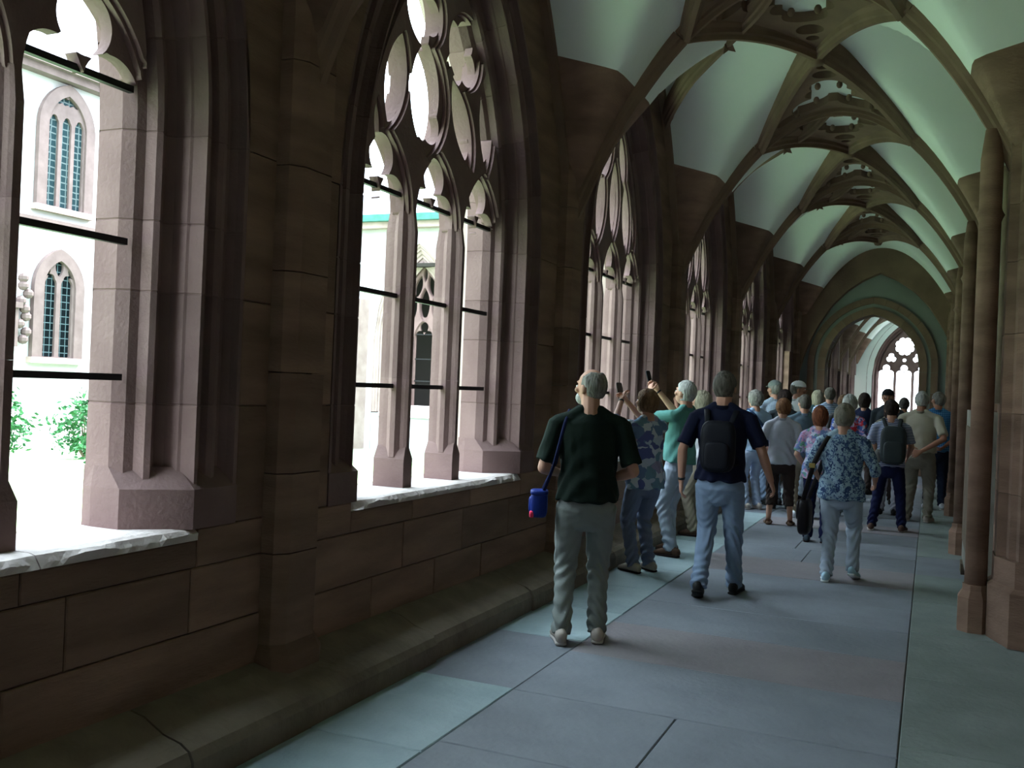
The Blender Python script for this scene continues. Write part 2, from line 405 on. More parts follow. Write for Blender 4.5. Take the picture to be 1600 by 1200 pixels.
# ---------------------------------------------------------------- windows: shared meshes (local: x depth from face, y along, z up)
PROF=[(0,-.43),(0,-.30),(.028,-.245),(.062,-.225),(.066,-.205),(.072,-.175),(.092,-.158),(.112,-.168),(.120,-.19),(.150,-.195),(.176,-.165),(.182,-.12),(.184,-.095),(.192,-.085),(.200,-.045),(.205,-.018),(.222,-.015),(.228,-.05),(.245,-.085),(.275,-.095),(.295,-.075),(.305,-.045),(.325,-.03),(.350,-.035),(.362,-.06),(.385,-.085),(.415,-.075),(.432,-.04),(.437,0),(.46,0)]
PROF_O=[(.46,-.80),(.445,-.76),(.40,-.745),(.375,-.70),(.33,-.69),(.32,-.64),(.26,-.62),(.235,-.57),(.18,-.56),(.165,-.51),(.10,-.49),(.06,-.45),(0,-.43)]
def inset(pr,e):
    o=[]
    for i,(a,n) in enumerate(pr):
        p=pr[max(i-1,0)]; q=pr[min(i+1,len(pr)-1)]; t=Vector((q[0]-p[0],q[1]-p[1])).normalized(); o.append((a+t.y*0+e*t.y, n-e*t.x))
    return o
def mould(kind,i0,i1,side,pr,steps):
    e=.0035; pin=inset(pr,e) if pr is PROF else pr
    rings=[]
    for k in range(steps+1):
        f=k/steps; s=i0+(i1-i0)*f
        rings.append((s,pr))
    g=.0035/(abs(i1-i0)*(1.0 if kind=='v' else 2.6))
    rings=[(i0,pin),(i0+(i1-i0)*g,pin),(i0+(i1-i0)*g*1.5,pr)]+rings[1:-1]+[(i1-(i1-i0)*g*1.5,pr),(i1-(i1-i0)*g,pin),(i1,pin)]
    v=[];f=[]; m=len(pr)
    for s,p in rings:
        for a,n in p:
            if kind=='v': u=W_IN+a; z=s
            else:
                r=W_IN+CO+a; th=math.acos(CO/r)*s; u=r*math.cos(th)-CO; z=ZS+r*math.sin(th)
            v.append((n,u*side,z))
    for j in range(len(rings)-1):
        for i in range(m-1):
            q=(j*m+i,j*m+i+1,(j+1)*m+i+1,(j+1)*m+i); f.append(q if side>0 else q[::-1])
    return v,f
MS={}
def cmesh(key,name,vf,m,smooth=False):
    if key not in MS:
        me=bpy.data.meshes.new(name); me.from_pydata([tuple(x) for x in vf[0]],[],vf[1]); me.update(); me.materials.append(m)
        if smooth: me.polygons.foreach_set('use_smooth',[True]*len(me.polygons))
        MS[key]=me
    return MS[key]
ZJ=[1.10,1.46,1.94,2.24,ZS]
KV=6
def mullion_prof(): return [(-.145,.018),(-.145,-.018),(-.165,-.026),(-.19,-.03),(-.215,-.055),(-.25,-.055),(-.285,-.032),(-.32,-.028),(-.355,-.02),(-.355,.02),(-.32,.028),(-.285,.032),(-.25,.055),(-.215,.055),(-.19,.03),(-.165,.026)]
# tracery designs
def circ(u,v,r): return lambda U,V: np.hypot(U-u,V-v)-r
def inter(*f): return lambda U,V: np.maximum.reduce([g(U,V) for g in f])
def union(*f): return lambda U,V: np.minimum.reduce([g(U,V) for g in f])
def light_out(c,hw=.335,zsp=2.64,c2=.24):
    r=hw+c2
    def f(U,V):
        up=np.maximum(np.hypot(U-c-c2,V-zsp)-r,np.hypot(U-c+c2,V-zsp)-r); lo=np.abs(U-c)-hw
        return np.where(V>zsp,up,lo)
    return f
def light_cusp(c,zsp=2.70):
    base=lambda U,V: np.maximum(np.abs(U-c)-.288,V-zsp-.0)
    return union(base,circ(c-.145,2.73,.145),circ(c+.145,2.73,.145),circ(c,2.965,.135))
def lens(u,v,L,wd,ang):
    """pointed dagger of length 2L, half width wd"""
    r=(L*L+wd*wd)/(2*wd); ca,sa=math.cos(ang),math.sin(ang); h=r-wd
    def f(U,V):
        x=(U-u)*ca+(V-v)*sa; y=-(U-u)*sa+(V-v)*ca
        return np.maximum(np.hypot(x,y-h)-r,np.hypot(x,y+h)-r)
    return f
def foils(u,v,rc,rl,n,a0=0): return union(circ(u,v,rc*.75),*[circ(u+rc*math.cos(a0+2*math.pi*i/n),v+rc*math.sin(a0+2*math.pi*i/n),rl) for i in range(n)])
def dag(u,v,L,wd,ang):
    ca,sa=math.cos(ang),math.sin(ang)
    return union(inter(lens(u,v,L*.96,wd*.80,ang),circ(u+ca*L*.25,v+sa*L*.25,L*.72)),circ(u-ca*L*.42,v-sa*L*.42,wd*.62))
LT=[-.67,0,.67]
D={}
D['A']=([light_out(c) for c in LT]+[circ(-.34,3.50,.30),circ(.34,3.50,.30),circ(0,4.03,.285),lens(-.72,3.36,.24,.09,R(80)),lens(.72,3.36,.24,.09,R(100)),lens(0,3.36,.16,.07,R(90)),lens(-.42,3.98,.16,.05,R(55)),lens(.42,3.98,.16,.05,R(125))],
        [light_cusp(c) for c in LT]+[foils(-.34,3.50,.145,.128,4,R(45)),foils(.34,3.50,.145,.128,4,R(45)),foils(0,4.03,.14,.12,3,R(90)),lens(-.72,3.36,.21,.065,R(80)),lens(.72,3.36,.21,.065,R(100)),lens(0,3.36,.13,.05,R(90)),lens(-.42,3.98,.13,.035,R(55)),lens(.42,3.98,.13,.035,R(125))])
D['B']=([light_out(c) for c in LT]+[lens(-.18,3.44,.42,.285,R(90)),lens(-.60,3.43,.37,.165,R(78)),lens(.30,3.40,.37,.17,R(122)),lens(.68,3.50,.42,.155,R(97)),circ(-.27,4.0,.285),circ(.30,3.90,.285),circ(.03,4.33,.13),lens(-.80,3.12,.2,.07,R(95)),lens(.05,3.76,.10,.05,R(60))],
        [light_cusp(c) for c in LT]+[union(lens(-.18,3.50,.33,.20,R(90)),circ(-.28,3.29,.115),circ(-.08,3.29,.115)),dag(-.60,3.43,.35,.17,R(78)),dag(.30,3.40,.35,.175,R(122)),dag(.68,3.50,.40,.16,R(97)),foils(-.27,4.0,.138,.125,4,R(0)),foils(.30,3.90,.138,.125,4,R(60)),foils(.03,4.33,.05,.06,3,R(90)),lens(-.80,3.12,.17,.05,R(95)),lens(.05,3.76,.07,.035,R(60))])
D['C']=([light_out(c) for c in LT]+[lens(-.42,3.42,.46,.185,R(80)),lens(.42,3.42,.46,.185,R(100)),lens(0,3.54,.48,.20,R(90)),lens(-.23,4.0,.36,.155,R(72)),lens(.23,4.0,.36,.155,R(108)),lens(0,4.32,.24,.09,R(90)),lens(-.70,3.36,.30,.09,R(80)),lens(.70,3.36,.30,.09,R(100)),lens(-.50,3.84,.24,.06,R(60)),lens(.50,3.84,.24,.06,R(120))],
        [light_cusp(c) for c in LT]+[dag(-.42,3.42,.45,.19,R(80)),dag(.42,3.42,.45,.19,R(100)),dag(0,3.54,.47,.205,R(90)),dag(-.23,4.0,.35,.16,R(72)),dag(.23,4.0,.35,.16,R(108)),lens(0,4.32,.21,.07,R(90)),lens(-.70,3.36,.27,.065,R(80)),lens(.70,3.36,.27,.065,R(100)),lens(-.50,3.84,.20,.04,R(60)),lens(.50,3.84,.20,.04,R(120))])
D['E']=([light_out(c) for c in LT]+[circ(0,3.86,.40),circ(-.50,3.38,.22),circ(.50,3.38,.22),circ(0,3.30,.10)],
        [light_cusp(c) for c in LT]+[foils(0,3.86,.26,.115,8,R(22)),foils(-.50,3.38,.10,.10,3,R(90)),foils(.50,3.38,.10,.10,3,R(90)),circ(0,3.30,.08)])
def arch_in(U,V,a=0):
    r=W_IN+CO+a; return np.where(V>ZS,np.hypot(np.abs(U)+CO,V-ZS)-r,np.abs(U)-W_IN-a)
def tracery_mesh(key,h=.0135):
    outs,cus=D[key]
    def layer(figs,m,th):
        def f(U,V):
            d=np.minimum.reduce([g(U,V) for g in figs])+m
            return np.minimum(np.minimum(d,-arch_in(U,V,.004)),V-2.66)
        return march(f,-.98,.98,2.65,4.60,h,th)
    return plate_mesh('tracery',[layer(outs,.017,(-.165,-.335)),layer(outs,.032,(-.19,-.31)),layer(cus,.0,(-.22,-.28))],M['stone_pale'])
TM={k:tracery_mesh(k,.0135 if k=='B' else .018) for k in D}
def make_window(n,c,design,loc=None,rot=(0,0,0),name=None,pale=True,bars=True,full=True):
    w=empty(name or 'window_%d'%n,loc or (XF,c,0),kind='structure',rot=rot)
    sm=M['stone_pale']
    for side in (1,-1):
        if full:
            for j in range(4): inst('jamb_stone',cmesh(('j',side,j),'jamb_stone',mould('v',ZJ[j],ZJ[j+1],side,PROF,2),sm),w)
            for j in range(KV): inst('voussoir',cmesh(('v',side,j),'voussoir',mould('a',j/KV,(j+1)/KV,side,PROF,4),sm),w)
        else:
            inst('jamb_moulding',cmesh(('jf',side),'jamb_moulding',mould('v',SILL,ZS,side,PROF,2),sm),w)
            inst('arch_moulding',cmesh(('vf',side),'arch_moulding',mould('a',0,1,side,PROF,18),sm),w)
        inst('outer_jamb',cmesh(('oj',side),'outer_jamb',mould('v',SILL-.2,ZS,side,PROF_O[::-1] if False else PROF_O,2),M['facade_trim']),w)
        inst('outer_arch',cmesh(('oa',side),'outer_arch',mould('a',0,1,side,PROF_O,16),M['facade_trim']),w)
        if full:
            P=[(-.44,.0),(-.38,-.012),(-.22,-.012),(.006,.185),(.006,.46),(-.44,.46)]
            T=[(-.44,.004),(-.38,.0),(-.30,.0),(-.10,.20),(-.08,.46),(-.44,.46)]
            P=[(a,(W_IN+b)*side) for a,b in P]; T=[(a,(W_IN+b)*side) for a,b in T]
            if side<0: P=P[::-1];T=T[::-1]
            b=MB().prism(P[::-1] if False else P,SILL,1.10).prism(P,1.10,1.19,T)
            inst('jamb_base',cmesh(('jb',side),'jamb_base',(b.v,b.f),sm),w)
    for s in (-.335,.335):
        pr=mullion_prof()
        if full:
            zj=[1.12,1.62,2.2,2.68]
            for j in range(3):
                b=MB().prism([(a,q) for a,q in pr],zj[j]+.0003,zj[j+1]-.0003-(.13 if j==2 else 0))
                if j==2: b.prism([(a,q) for a,q in pr],zj[3]-.1303,zj[3],[(-.25+(a+.25)*.82,q*.85) for a,q in pr])
                inst('mullion',cmesh(('m',j),'mullion',(b.v,b.f),sm),w,(0,s,0))
            blk=[(-.14,.055),(-.14,-.055),(-.36,-.055),(-.36,.055)]
            tp=[(-.15,.02),(-.15,-.02),(-.35,-.03),(-.35,.03)]
            b=MB().prism(blk,SILL,1.11).prism(blk,1.11,1.19,tp); inst('mullion_base',cmesh('mb','mullion_base',(b.v,b.f),sm),w,(0,s,0))
        else:
            b=MB().prism([(a,q) for a,q in pr],SILL,2.7); inst('mullion',cmesh('mfull','mullion',(b.v,b.f),sm),w,(0,s,0))
    inst('tracery',TM[design],w)
    if bars:
        for cc,hw in ((-.65,.30),(0,.30),(.65,.30)):
            for z in (1.57,2.14,2.78):
                b=MB().box(-.265,-.237,-hw,hw,-.014,.014); inst('saddle_bar',cmesh('bar','saddle_bar',(b.v,b.f),M['iron']),w,(0,cc,z))
    # sill: worn slabs between the jambs, weathered slope outside
    if full:
        for i,(a,b_) in enumerate(((-1.18,-.42),(-.42,.38),(.38,1.18))):
            rr=random.Random(i+n*7); ns=26; v=[];f=[]; a+=.003;b_-=.003
            for k in range(ns+1):
                u=a+(b_-a)*k/ns; e=.030*noise.noise(Vector((u*4+n,n*3,0)))+.010*rr.random()-.008
                for (px,pz) in ((-.85,SILL-.30),(-.80,SILL-.10),(-.44,SILL-.0),(-.06,SILL+.002),(-.02+e,SILL-.004),(.002+e,SILL-.022+e),(.002,SILL-.05),(-.05,SILL-.05)): v.append((px,u,pz))
            for k in range(ns):
                for j in range(7): f.append((k*8+j,k*8+j+1,(k+1)*8+j+1,(k+1)*8+j)[::-1])
            f.append(tuple(range(8))); f.append(tuple(ns*8+j for j in range(8))[::-1])
            obj('sill_slab',v,f,M['sill'],w)
    else:
        MB().add([(-.85,-1.2,SILL-.30),(-.85,1.2,SILL-.30),(-.44,1.2,SILL),(-.44,-1.2,SILL),(0,1.2,SILL),(0,-1.2,SILL)],[(0,1,2,3)[::-1],(3,2,4,5)[::-1]]).build('sill_slab',M['sill'],w)
    return w
des=['A','A','A','B','C','C','B','C']
for i,c in enumerate(WC): make_window(i+1,c,des[i],full=(i>=2),bars=i>=2)
for i,c in enumerate(FAR_W): make_window(i+9,c,'A',full=False,bars=False)
# ================================================================ vault
ceil=empty('ceiling',kind='structure')
def web(bay,parent):
    a,b=bay; nx=44; ny=40; bm=bmesh.new(); g=[]
    for i in range(nx+1):
        x=XF-.02+(XR+.06-XF)*i/nx; g.append([bm.verts.new((x,a+(b-a)*j/ny,web_z(x,a+(b-a)*j/ny,bay))) for j in range(ny+1)])
    for i in range(nx):
        for j in range(ny): bm.faces.new((g[i][j],g[i][j+1],g[i+1][j+1],g[i+1][j]))
    geom=bm.verts[:]+bm.edges[:]+bm.faces[:]
    r=bmesh.ops.bisect_plane(bm,geom=geom,plane_co=(XC,0,0),plane_no=(1,0,0))
    for co,no in (((XF,0,4.25),(.30,0,1)),((XR,0,4.06),(-.25,0,1))): bmesh.ops.bisect_plane(bm,geom=bm.verts[:]+bm.edges[:]+bm.faces[:],plane_co=co,plane_no=no)
    zth=lambda c: 4.25-.30*(c.x-XF) if c.x<XC else 4.06+.25*(c.x-XR)
    for nm,mt,up in (('vault_web',M['plaster'],True),('springer_stonework',M['stone'],False)):
        b2=bm.copy(); dele=[f for f in b2.faces if (f.calc_center_median().z>zth(f.calc_center_median()))!=up]
        bmesh.ops.delete(b2,geom=dele,context='FACES'); bmesh.ops.delete(b2,geom=[v for v in b2.verts if not v.link_faces],context='VERTS')
        me=bpy.data.meshes.new(nm); b2.to_mesh(me); b2.free(); me.materials.append(mt); me.polygons.foreach_set('use_smooth',[True]*len(me.polygons))
        inst(nm,me,parent)
    bm.free()
def sweep(pts,prof,name,m,parent,up=Vector((0,0,1)),smooth=False):
    P=[Vector(p) for p in pts]; n=len(prof); v=[];f=[]
    for i,p in enumerate(P):
        t=(P[min(i+1,len(P)-1)]-P[max(i-1,0)]).normalized(); s=t.cross(up); 
        if s.length<1e-3: s=Vector((0,1,0))
        s.normalize(); h=s.cross(t)
        for a,b in prof: v.append(p+s*a+h*b)
    for i in range(len(P)-1):
        for j in range(n): f.append((i*n+j,i*n+(j+1)%n,(i+1)*n+(j+1)%n,(i+1)*n+j))
    f.append(tuple(range(n))[::-1]); f.append(tuple((len(P)-1)*n+j for j in range(n)))
    return obj(name,v,f,m,parent,smooth)
RP=[(-.022,0),(.022,0),(.03,.04),(.052,.055),(.06,.09),(.085,.12),(.095,.15),(.095,.26),(-.095,.26),(-.095,.15),(-.085,.12),(-.06,.09),(-.052,.055),(-.03,.04)]
RPS=[(a*.72,b*.8) for a,b in RP]
def lerp(a,b,t): return a+(b-a)*t
def ribline(x0,y0,x1,y1,n=16,dz=0,z0=None):
    o=[]
    for i in range(n+1):
        t=i/n; x=lerp(x0,x1,t); y=lerp(y0,y1,t); o.append((x,y,rib_z(x)+dz))
    return o
LX=.80
def leg(side,p,n=14):
    """transverse rib from the respond up to the fork"""
    xe=XC+side*WV; pts=[(xe-side*.0,p,2.55)]
    for i in range(n+1):
        d=math.cos(math.pi/2*(i/n))  # denser near the wall
        d=LX/WV+(1-LX/WV)*(1-(i/n)**1.6)
        x=XC+side*WV*min(d,.998); pts.append((x,p,rib_z(x)))
    return pts
def diamond_mesh(hy):
    """cusped openwork inside the diamond at the crown; local y from the pier line"""
    lob=[]
    for s in (1,-1):
        lob+=[circ(0,s*.52,.20),circ(-.24,s*.34,.19),circ(.24,s*.34,.19),circ(0,s*.86,.19),circ(-.13,s*.66,.13),circ(.13,s*.66,.13),circ(0,s*1.24,.12),circ(-.50,s*.20,.11),circ(.50,s*.20,.11),circ(0,s*1.46,.06)]
    fu=union(*lob)
    def f(U,V):
        dm=1-(np.abs(U)/LX+np.abs(V)/hy)
        return np.minimum(fu(U,V),dm*.7+.03)
    def zm(d,u,v): return (XC+u,v,rib_z(XC+u)+d)
    vs,fs,sd=march(f,-.86,.86,-1.95,1.95,.024,(.17,.08),zm)
    return plate_mesh('openwork',[(vs,[q[::-1] for q in fs],[q[::-1] for q in sd])],M['rib'])
OW=diamond_mesh(1.85)
ap=[-7.2]+pier_pairs()
for i in range(len(ap)-1):
    a,b=ap[i],ap[i+1]
    if b<=YE0+.1: web((a,b),ceil)
    elif a>=22.7: web((max(a,YE0),b),ceil)
for i,p in enumerate(ap[1:-1]):
    if p in (22.74,): continue
    near=p-ap[i]; farr=ap[i+2]-p
    yN=p-near/2; yF=p+farr/2
    near_in=p>3
    for s in (-1,1):
        sweep(leg(s,p),RP,'transverse_rib',M['rib'],ceil)
        xL=XC+s*LX
        if p>0: sweep(ribline(xL,p,XC,yN),RP,'ridge_rib',M['rib'],ceil)
        if not(p>18.9 and p<19): pass
        sweep(ribline(xL,p,XC,yF),RP,'ridge_rib',M['rib'],ceil)
    sweep(ribline(XC-LX,p,XC+LX,p,22),RPS,'crown_rib',M['rib'],ceil)
    if p>3 and p<20:
        inst('openwork',OW,ceil,(0,p,0))
        for (u,v) in ((-.17,.38),(.17,.38),(-.11,.83),(.11,.83),(-.40,.16),(.40,.16)):
            for sg in (1,-1):
                z=rib_z(XC+u); MB().ell((0,0,0),(.032,.032,.04),n=8,m=5).build('cusp_bud',M['rib'],ceil,True,(XC+u,p+sg*v,z+.10))
    # oblique rib from the far wall springer to the crown
    if p>3:
        dY=farr/3.76
        pts=[(-2.90,p+3.2*dY,4.40),(-2.85,p+2.96*dY,4.58),(-2.58,p+2.40*dY,4.64),(-2.30,p+1.81*dY,4.67),(-1.80,p+.96*dY,4.67),(-1.40,p+.36*dY,4.70),(XC-.05,p+.02,4.83)]
        q=[]
        for k in range(len(pts)-1):
            for t in range(4): q.append(tuple(lerp(pts[k][c],pts[k+1][c],t/4) for c in range(3)))
        q.append(pts[-1]); 
        for _ in range(2): q=[q[0]]+[tuple((q[k-1][c]+2*q[k][c]+q[k+1][c])/4 for c in range(3)) for k in range(1,len(q)-1)]+[q[-1]]
        sweep(q,RPS,'oblique_rib',M['rib'],ceil)
        x,y,z=-1.76,p+.92*dY,4.66
        MB().add([(x-.03,y-.03,z+.05),(x+.03,y-.03,z+.05),(x+.03,y+.03,z+.05),(x-.03,y+.03,z+.05),(x+.06,y+.03,z-.02),(x-.04,y-.015,z-.045),(x,y,z-.01)],
          [(0,1,2,3),(1,4,2),(2,4,6),(1,6,4),(0,3,5),(0,5,6),(3,6,5),(0,6,1),(3,2,6)]).build('rib_finial',M['rib'],ceil)
    if p>3:
        MB().lathe([(.02,-.03),(.06,-.02),(.085,.03),(.07,.08),(.10,.12),(.10,.26)],0,0,10).build('boss',M['rib'],ceil,True,(XC,yF,4.79))
# wall ribs above the windows (vault meets the wall)
for i in range(len(ap)-1):
    a,b=ap[i],ap[i+1]
    if b<3 or (a>22 and a<30): continue
    a2=max(a,YE0-3.9) 
    for s,xx in ((-1,XF+.02),(1,XR-.0)):
        pts=[(xx,a+.1+(b-a-.2)*k/30,web_z(xx,a+.1+(b-a-.2)*k/30,(a,b))-.10) for k in range(31)]
        sweep(pts,[(-.05,0),(.05,0),(.06,.2),(-.06,.2)],'wall_rib',M['rib'],ceil)
MB().box(-3.0,.9,-7.2,42,5.62,5.7).build('vault_back',M['stone_core'],ceil)
# ---------------------------------------------------------------- right wall
wr=empty('wall_right',kind='structure')
MB().box(XR+.03,1.0,-7.2,42.2,-.6,5.75).build('wall_core',M['stone_core'],wr)
MB().box(XR-.0,XR+.03,YE1,42,0,5.7).build('wall_face',M['plaster'],wr)
MB().box(XR-.0,XR+.03,-7.2,2.2,0,5.7).build('wall_face',M['stone'],wr)
# ashlar of the right wall
zz=[0,.42,.86,1.3,1.72,2.15,2.6,3.05,3.5,4.0,4.6,5.3]
for j in range(len(zz)-1):
    y=2.2
    while y<YE0-.1:
        q=y+rnd.uniform(.9,1.6) 
        if YE0-q<.6: q=YE0
        stone(wr,'x',y,q,zz[j],zz[j+1],XR,-.036,M['stone'],wob=.001); y=q
for k,p in enumerate(PIER+[22.5]):
    if p<5: continue
    # moulded pier
    P=[(XR+.02,p-.42),(XR-.05,p-.38),(XR-.06,p-.28),(XR-.10,p-.24),(XR-.11,p-.15),(XR-.17,p-.12),(XR-.17,p+.12),(XR-.11,p+.15),(XR-.10,p+.24),(XR-.06,p+.28),(XR-.05,p+.38),(XR+.02,p+.42)]
    for z0,z1 in ((.56,1.0),(1.0,1.55),(1.55,2.1),(2.1,2.6),(2.6,3.0),(3.0,3.5)):
        MB().prism(P[::-1],z0+.002,z1-.002).build('pier_stone',M['stone'],wr)
    Q=[(XR+.02,p-.47),(XR-.10,p-.44),(XR-.215,p-.12),(XR-.215,p+.12),(XR-.10,p+.44),(XR+.02,p+.47)]
    Q2=[(XR+.02,p-.44),(XR-.07,p-.40),(XR-.18,p-.12),(XR-.18,p+.12),(XR-.07,p+.40),(XR+.02,p+.44)]
    MB().prism([(a-.0,b) for a,b in Q][::-1],0,.36).prism(Q[::-1],.36,.39,Q2[::-1]).prism(Q2[::-1],.39,.56).build('pier_base',M['stone'],wr)
    xs=XR-.285
    MB().lathe([(.074,.32),(.074,2.9),(.08,2.92),(.095,2.95),(.08,2.98),(.075,3.0),(.075,3.35),(.05,3.56)],xs,p,18).build('shaft',M['stone'],wr,True)
    oc=lambda r:[(xs+r*math.cos(R(22.5+45*i)),p+r*math.sin(R(22.5+45*i))) for i in range(8)]
    MB().prism(oc(.12),0,.24).prism(oc(.12),.24,.29,oc(.09)).prism(oc(.09),.29,.33).build('shaft_base',M['stone'],wr)
# ---------------------------------------------------------------- end wall across the corridor, with its arch
we=empty('wall_end',kind='structure')
DC=-1.25
def door_z(u,r=.98,k=0):
    R0=1.18+k; q=R0*R0-(abs(u)+.20)**2; return 2.35+math.sqrt(max(q,0))
def arched_skin(y,flip,hw,top,xa,xb,m,k=0,nm='wall_face',zb=0):
    us=[xa-DC,-hw]+[-hw+2*hw*i/30 for i in range(1,30)]+[hw,xb-DC]; v=[];f=[]
    for i in range(len(us)-1):
        u0,u1=us[i],us[i+1]; l0=l1=zb
        if 0<i<len(us)-2: l0,l1=door_z(u0,k=k),door_z(u1,k=k)
        n=len(v); v+=[(DC+u0,y,l0),(DC+u1,y,l1),(DC+u1,y,top),(DC+u0,y,top)]; f.append((n,n+1,n+2,n+3) if not flip else (n+3,n+2,n+1,n))
    return obj(nm,v,f,m,we)
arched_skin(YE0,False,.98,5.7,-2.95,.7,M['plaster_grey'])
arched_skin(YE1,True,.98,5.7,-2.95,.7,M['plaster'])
def arch_ring(y0,y1,k0,k1,hw0,hw1,m,nm,zb=0.0,seg=9):
    """arch moulding made of separate stones"""
    def pt(t,k,hw):
        # t 0..1 from left foot round to right foot
        if t<.2: return (-hw,zb+(2.35-zb)*t/.2)
        if t>.8: return (hw,zb+(2.35-zb)*(1-t)/.2)
        R0=1.18+k; a=math.acos(.20/R0); s=(t-.2)/.6
        if s<.5: th=a*s*2; return (-(R0*math.cos(th)-.2),2.35+R0*math.sin(th))
        th=a*(1-s)*2; return (R0*math.cos(th)-.2,2.35+R0*math.sin(th))
    N=seg*2+8
    for i in range(N):
        v=[];f=[]
        for j in range(4):
            t=(i+j/3*.985)/N
            for (k,hw,yy) in ((k0,hw0,y0),(k1,hw1,y0),(k1,hw1,y1),(k0,hw0,y1)):
                p=pt(t,k,hw); v.append((DC+p[0],yy,p[1]))
        for j in range(3):
            for q in range(4): f.append((j*4+q,j*4+(q+1)%4,j*4+4+(q+1)%4,j*4+4+q)[::-1])
        f.append((0,1,2,3)); f.append((15,14,13,12)); obj('arch_stone',v,f,m,we)
arch_ring(YE0-.03,YE1+.03,0,.16,.98,1.14,M['rib'],'door_arch')
arch_ring(YE0-.05,YE0+.05,.24,.38,1.22,1.36,M['rib'],'relieving_arch')
# pointed rib framing the end wall
def pz(x):
    d=abs(x+1.12); pts=[(0,4.43),(.35,4.27),(.70,4.02),(1.0,3.70),(1.28,3.25),(1.45,2.9),(1.6,2.45),(1.72,1.9)]
    for (a,za),(b,zb) in zip(pts,pts[1:]):
        if a<=d<=b: return za+(zb-za)*(d-a)/(b-a)
    return 1.9
v=[];f=[]; xs_=[-2.9+3.55*i/48 for i in range(49)]
for x in xs_: v+=[(x,YE0-.16,pz(x)),(x,YE0-.16,5.5),(x,YE0,pz(x)-.02)]
for i in range(48): f+=[(i*3,i*3+3,i*3+4,i*3+1),(i*3,i*3+2,i*3+5,i*3+3)]
obj('end_wall_rib',v,f,M['rib'],we)
MB().box(DC+1.62,DC+1.92,YE0-.05,YE0,1.82,2.42).build('dark_panel',M['monument_dark'],we)
# end window wall of the far section
wx=empty('wall_far_end',kind='structure')
ew=make_window(12,0,'E',loc=(-1.06,YEND,0),rot=(0,0,R(-90)),name='window_12',full=False,bars=False)
v=[];f=[]; hw=W_IN+.245
us=[-2.0,-hw]+[-hw+2*hw*i/30 for i in range(1,30)]+[hw,1.9]
for i in range(len(us)-1):
    u0,u1=us[i],us[i+1]; l0=l1=SILL
    if 0<i<len(us)-2: l0=arch_z(u0,.245) if abs(u0)<hw-1e-6 else ZS; l1=arch_z(u1,.245) if abs(u1)<hw-1e-6 else ZS
    n=len(v); v+=[(-1.06+u0,YEND,l0),(-1.06+u1,YEND,l1),(-1.06+u1,YEND,5.8),(-1.06+u0,YEND,5.8)]; f.append((n,n+1,n+2,n+3))
obj('wall_face',v,f,M['plaster'],wx)
MB().box(-3.1,.9,YEND,YEND+.7,-.1,SILL-.05).build('wall_core',M['stone'],wx)
MB().box(-3.2,-1.06-1.3,YEND+.02,YEND+.75,SILL-.1,5.8).box(-1.06+1.3,.9,YEND+.02,YEND+.75,SILL-.1,5.8).box(-3.2,.9,YEND+.1,YEND+.75,4.85,5.8).build('wall_core',M['stone'],wx)
wb=empty('wall_back',kind='structure')
MB().box(-3.7,1.0,-7.5,-7.2,-.2,6).build('wall_core',M['plaster'],wb)
# ================================================================ the court outside
gr=MB().box(-60,-3.68,-40,75,-.7,-.45).build('court_ground',M['ground']); gr['kind']='structure'
lw=MB().box(-17.5,-6.2,-8,21,-.46,-.42).build('lawn',M['lawn']); lw['kind']='structure'
rf=empty('cloister_roof',kind='structure')
MB().add([(-4.1,-8,7.0),(-4.1,43,7.0),(1.4,43,9.4),(1.4,-8,9.4),(1.4,-8,7.0),(1.4,43,7.0)],[(0,1,2,3)[::-1],(0,4,5,1)[::-1],(3,2,5,4)[::-1],(0,3,4),(1,5,2)]).build('roof_slope',M['roof'],rf)
# leaded glass
def leaded(name,rect):
    m=bpy.data.materials.new(name); m.use_nodes=True; t=m.node_tree; N=t.nodes; L=t.links; b=N['Principled BSDF']
    b.inputs['Roughness'].default_value=.6; b.inputs['Specular IOR Level'].default_value=.0
    tc=N.new('ShaderNodeTexCoord')
    if rect:
        mp=N.new('ShaderNodeMapping'); mp.inputs['Rotation'].default_value=(R(90),0,R(90)); L.new(tc.outputs['Object'],mp.inputs[0])
        sx=N.new('ShaderNodeSeparateXYZ'); L.new(tc.outputs['Object'],sx.inputs[0]); cb=N.new('ShaderNodeCombineXYZ'); L.new(sx.outputs[1],cb.inputs[0]); L.new(sx.outputs[2],cb.inputs[1])
        br=N.new('ShaderNodeTexBrick'); br.offset=0; br.inputs['Scale'].default_value=1; br.inputs['Brick Width'].default_value=.17; br.inputs['Row Height'].default_value=.2; br.inputs['Mortar Size'].default_value=.012
        br.inputs['Color1'].default_value=(.003,.005,.006,1); br.inputs['Color2'].default_value=(.007,.010,.012,1); br.inputs['Mortar'].default_value=(.07,.10,.11,1)
        L.new(cb.outputs[0],br.inputs[0]); L.new(br.outputs[0],b.inputs['Base Color'])
    else:
        v=N.new('ShaderNodeTexVoronoi'); v.feature='DISTANCE_TO_EDGE'; v.inputs['Scale'].default_value=5.5; v.inputs['Randomness'].default_value=.15; L.new(tc.outputs['Object'],v.inputs[0])
        r=N.new('ShaderNodeValToRGB'); r.color_ramp.elements[0].position=.06; r.color_ramp.elements[1].position=.12; r.color_ramp.elements[0].color=(.10,.125,.13,1); r.color_ramp.elements[1].color=(.018,.034,.040,1)
        L.new(v.outputs[0],r.inputs[0]); L.new(r.outputs[0],b.inputs['Base Color'])
    return m
M['glass_hex']=leaded('roundel_glazing',False); M['glass_rect']=leaded('leaded_glazing',True)
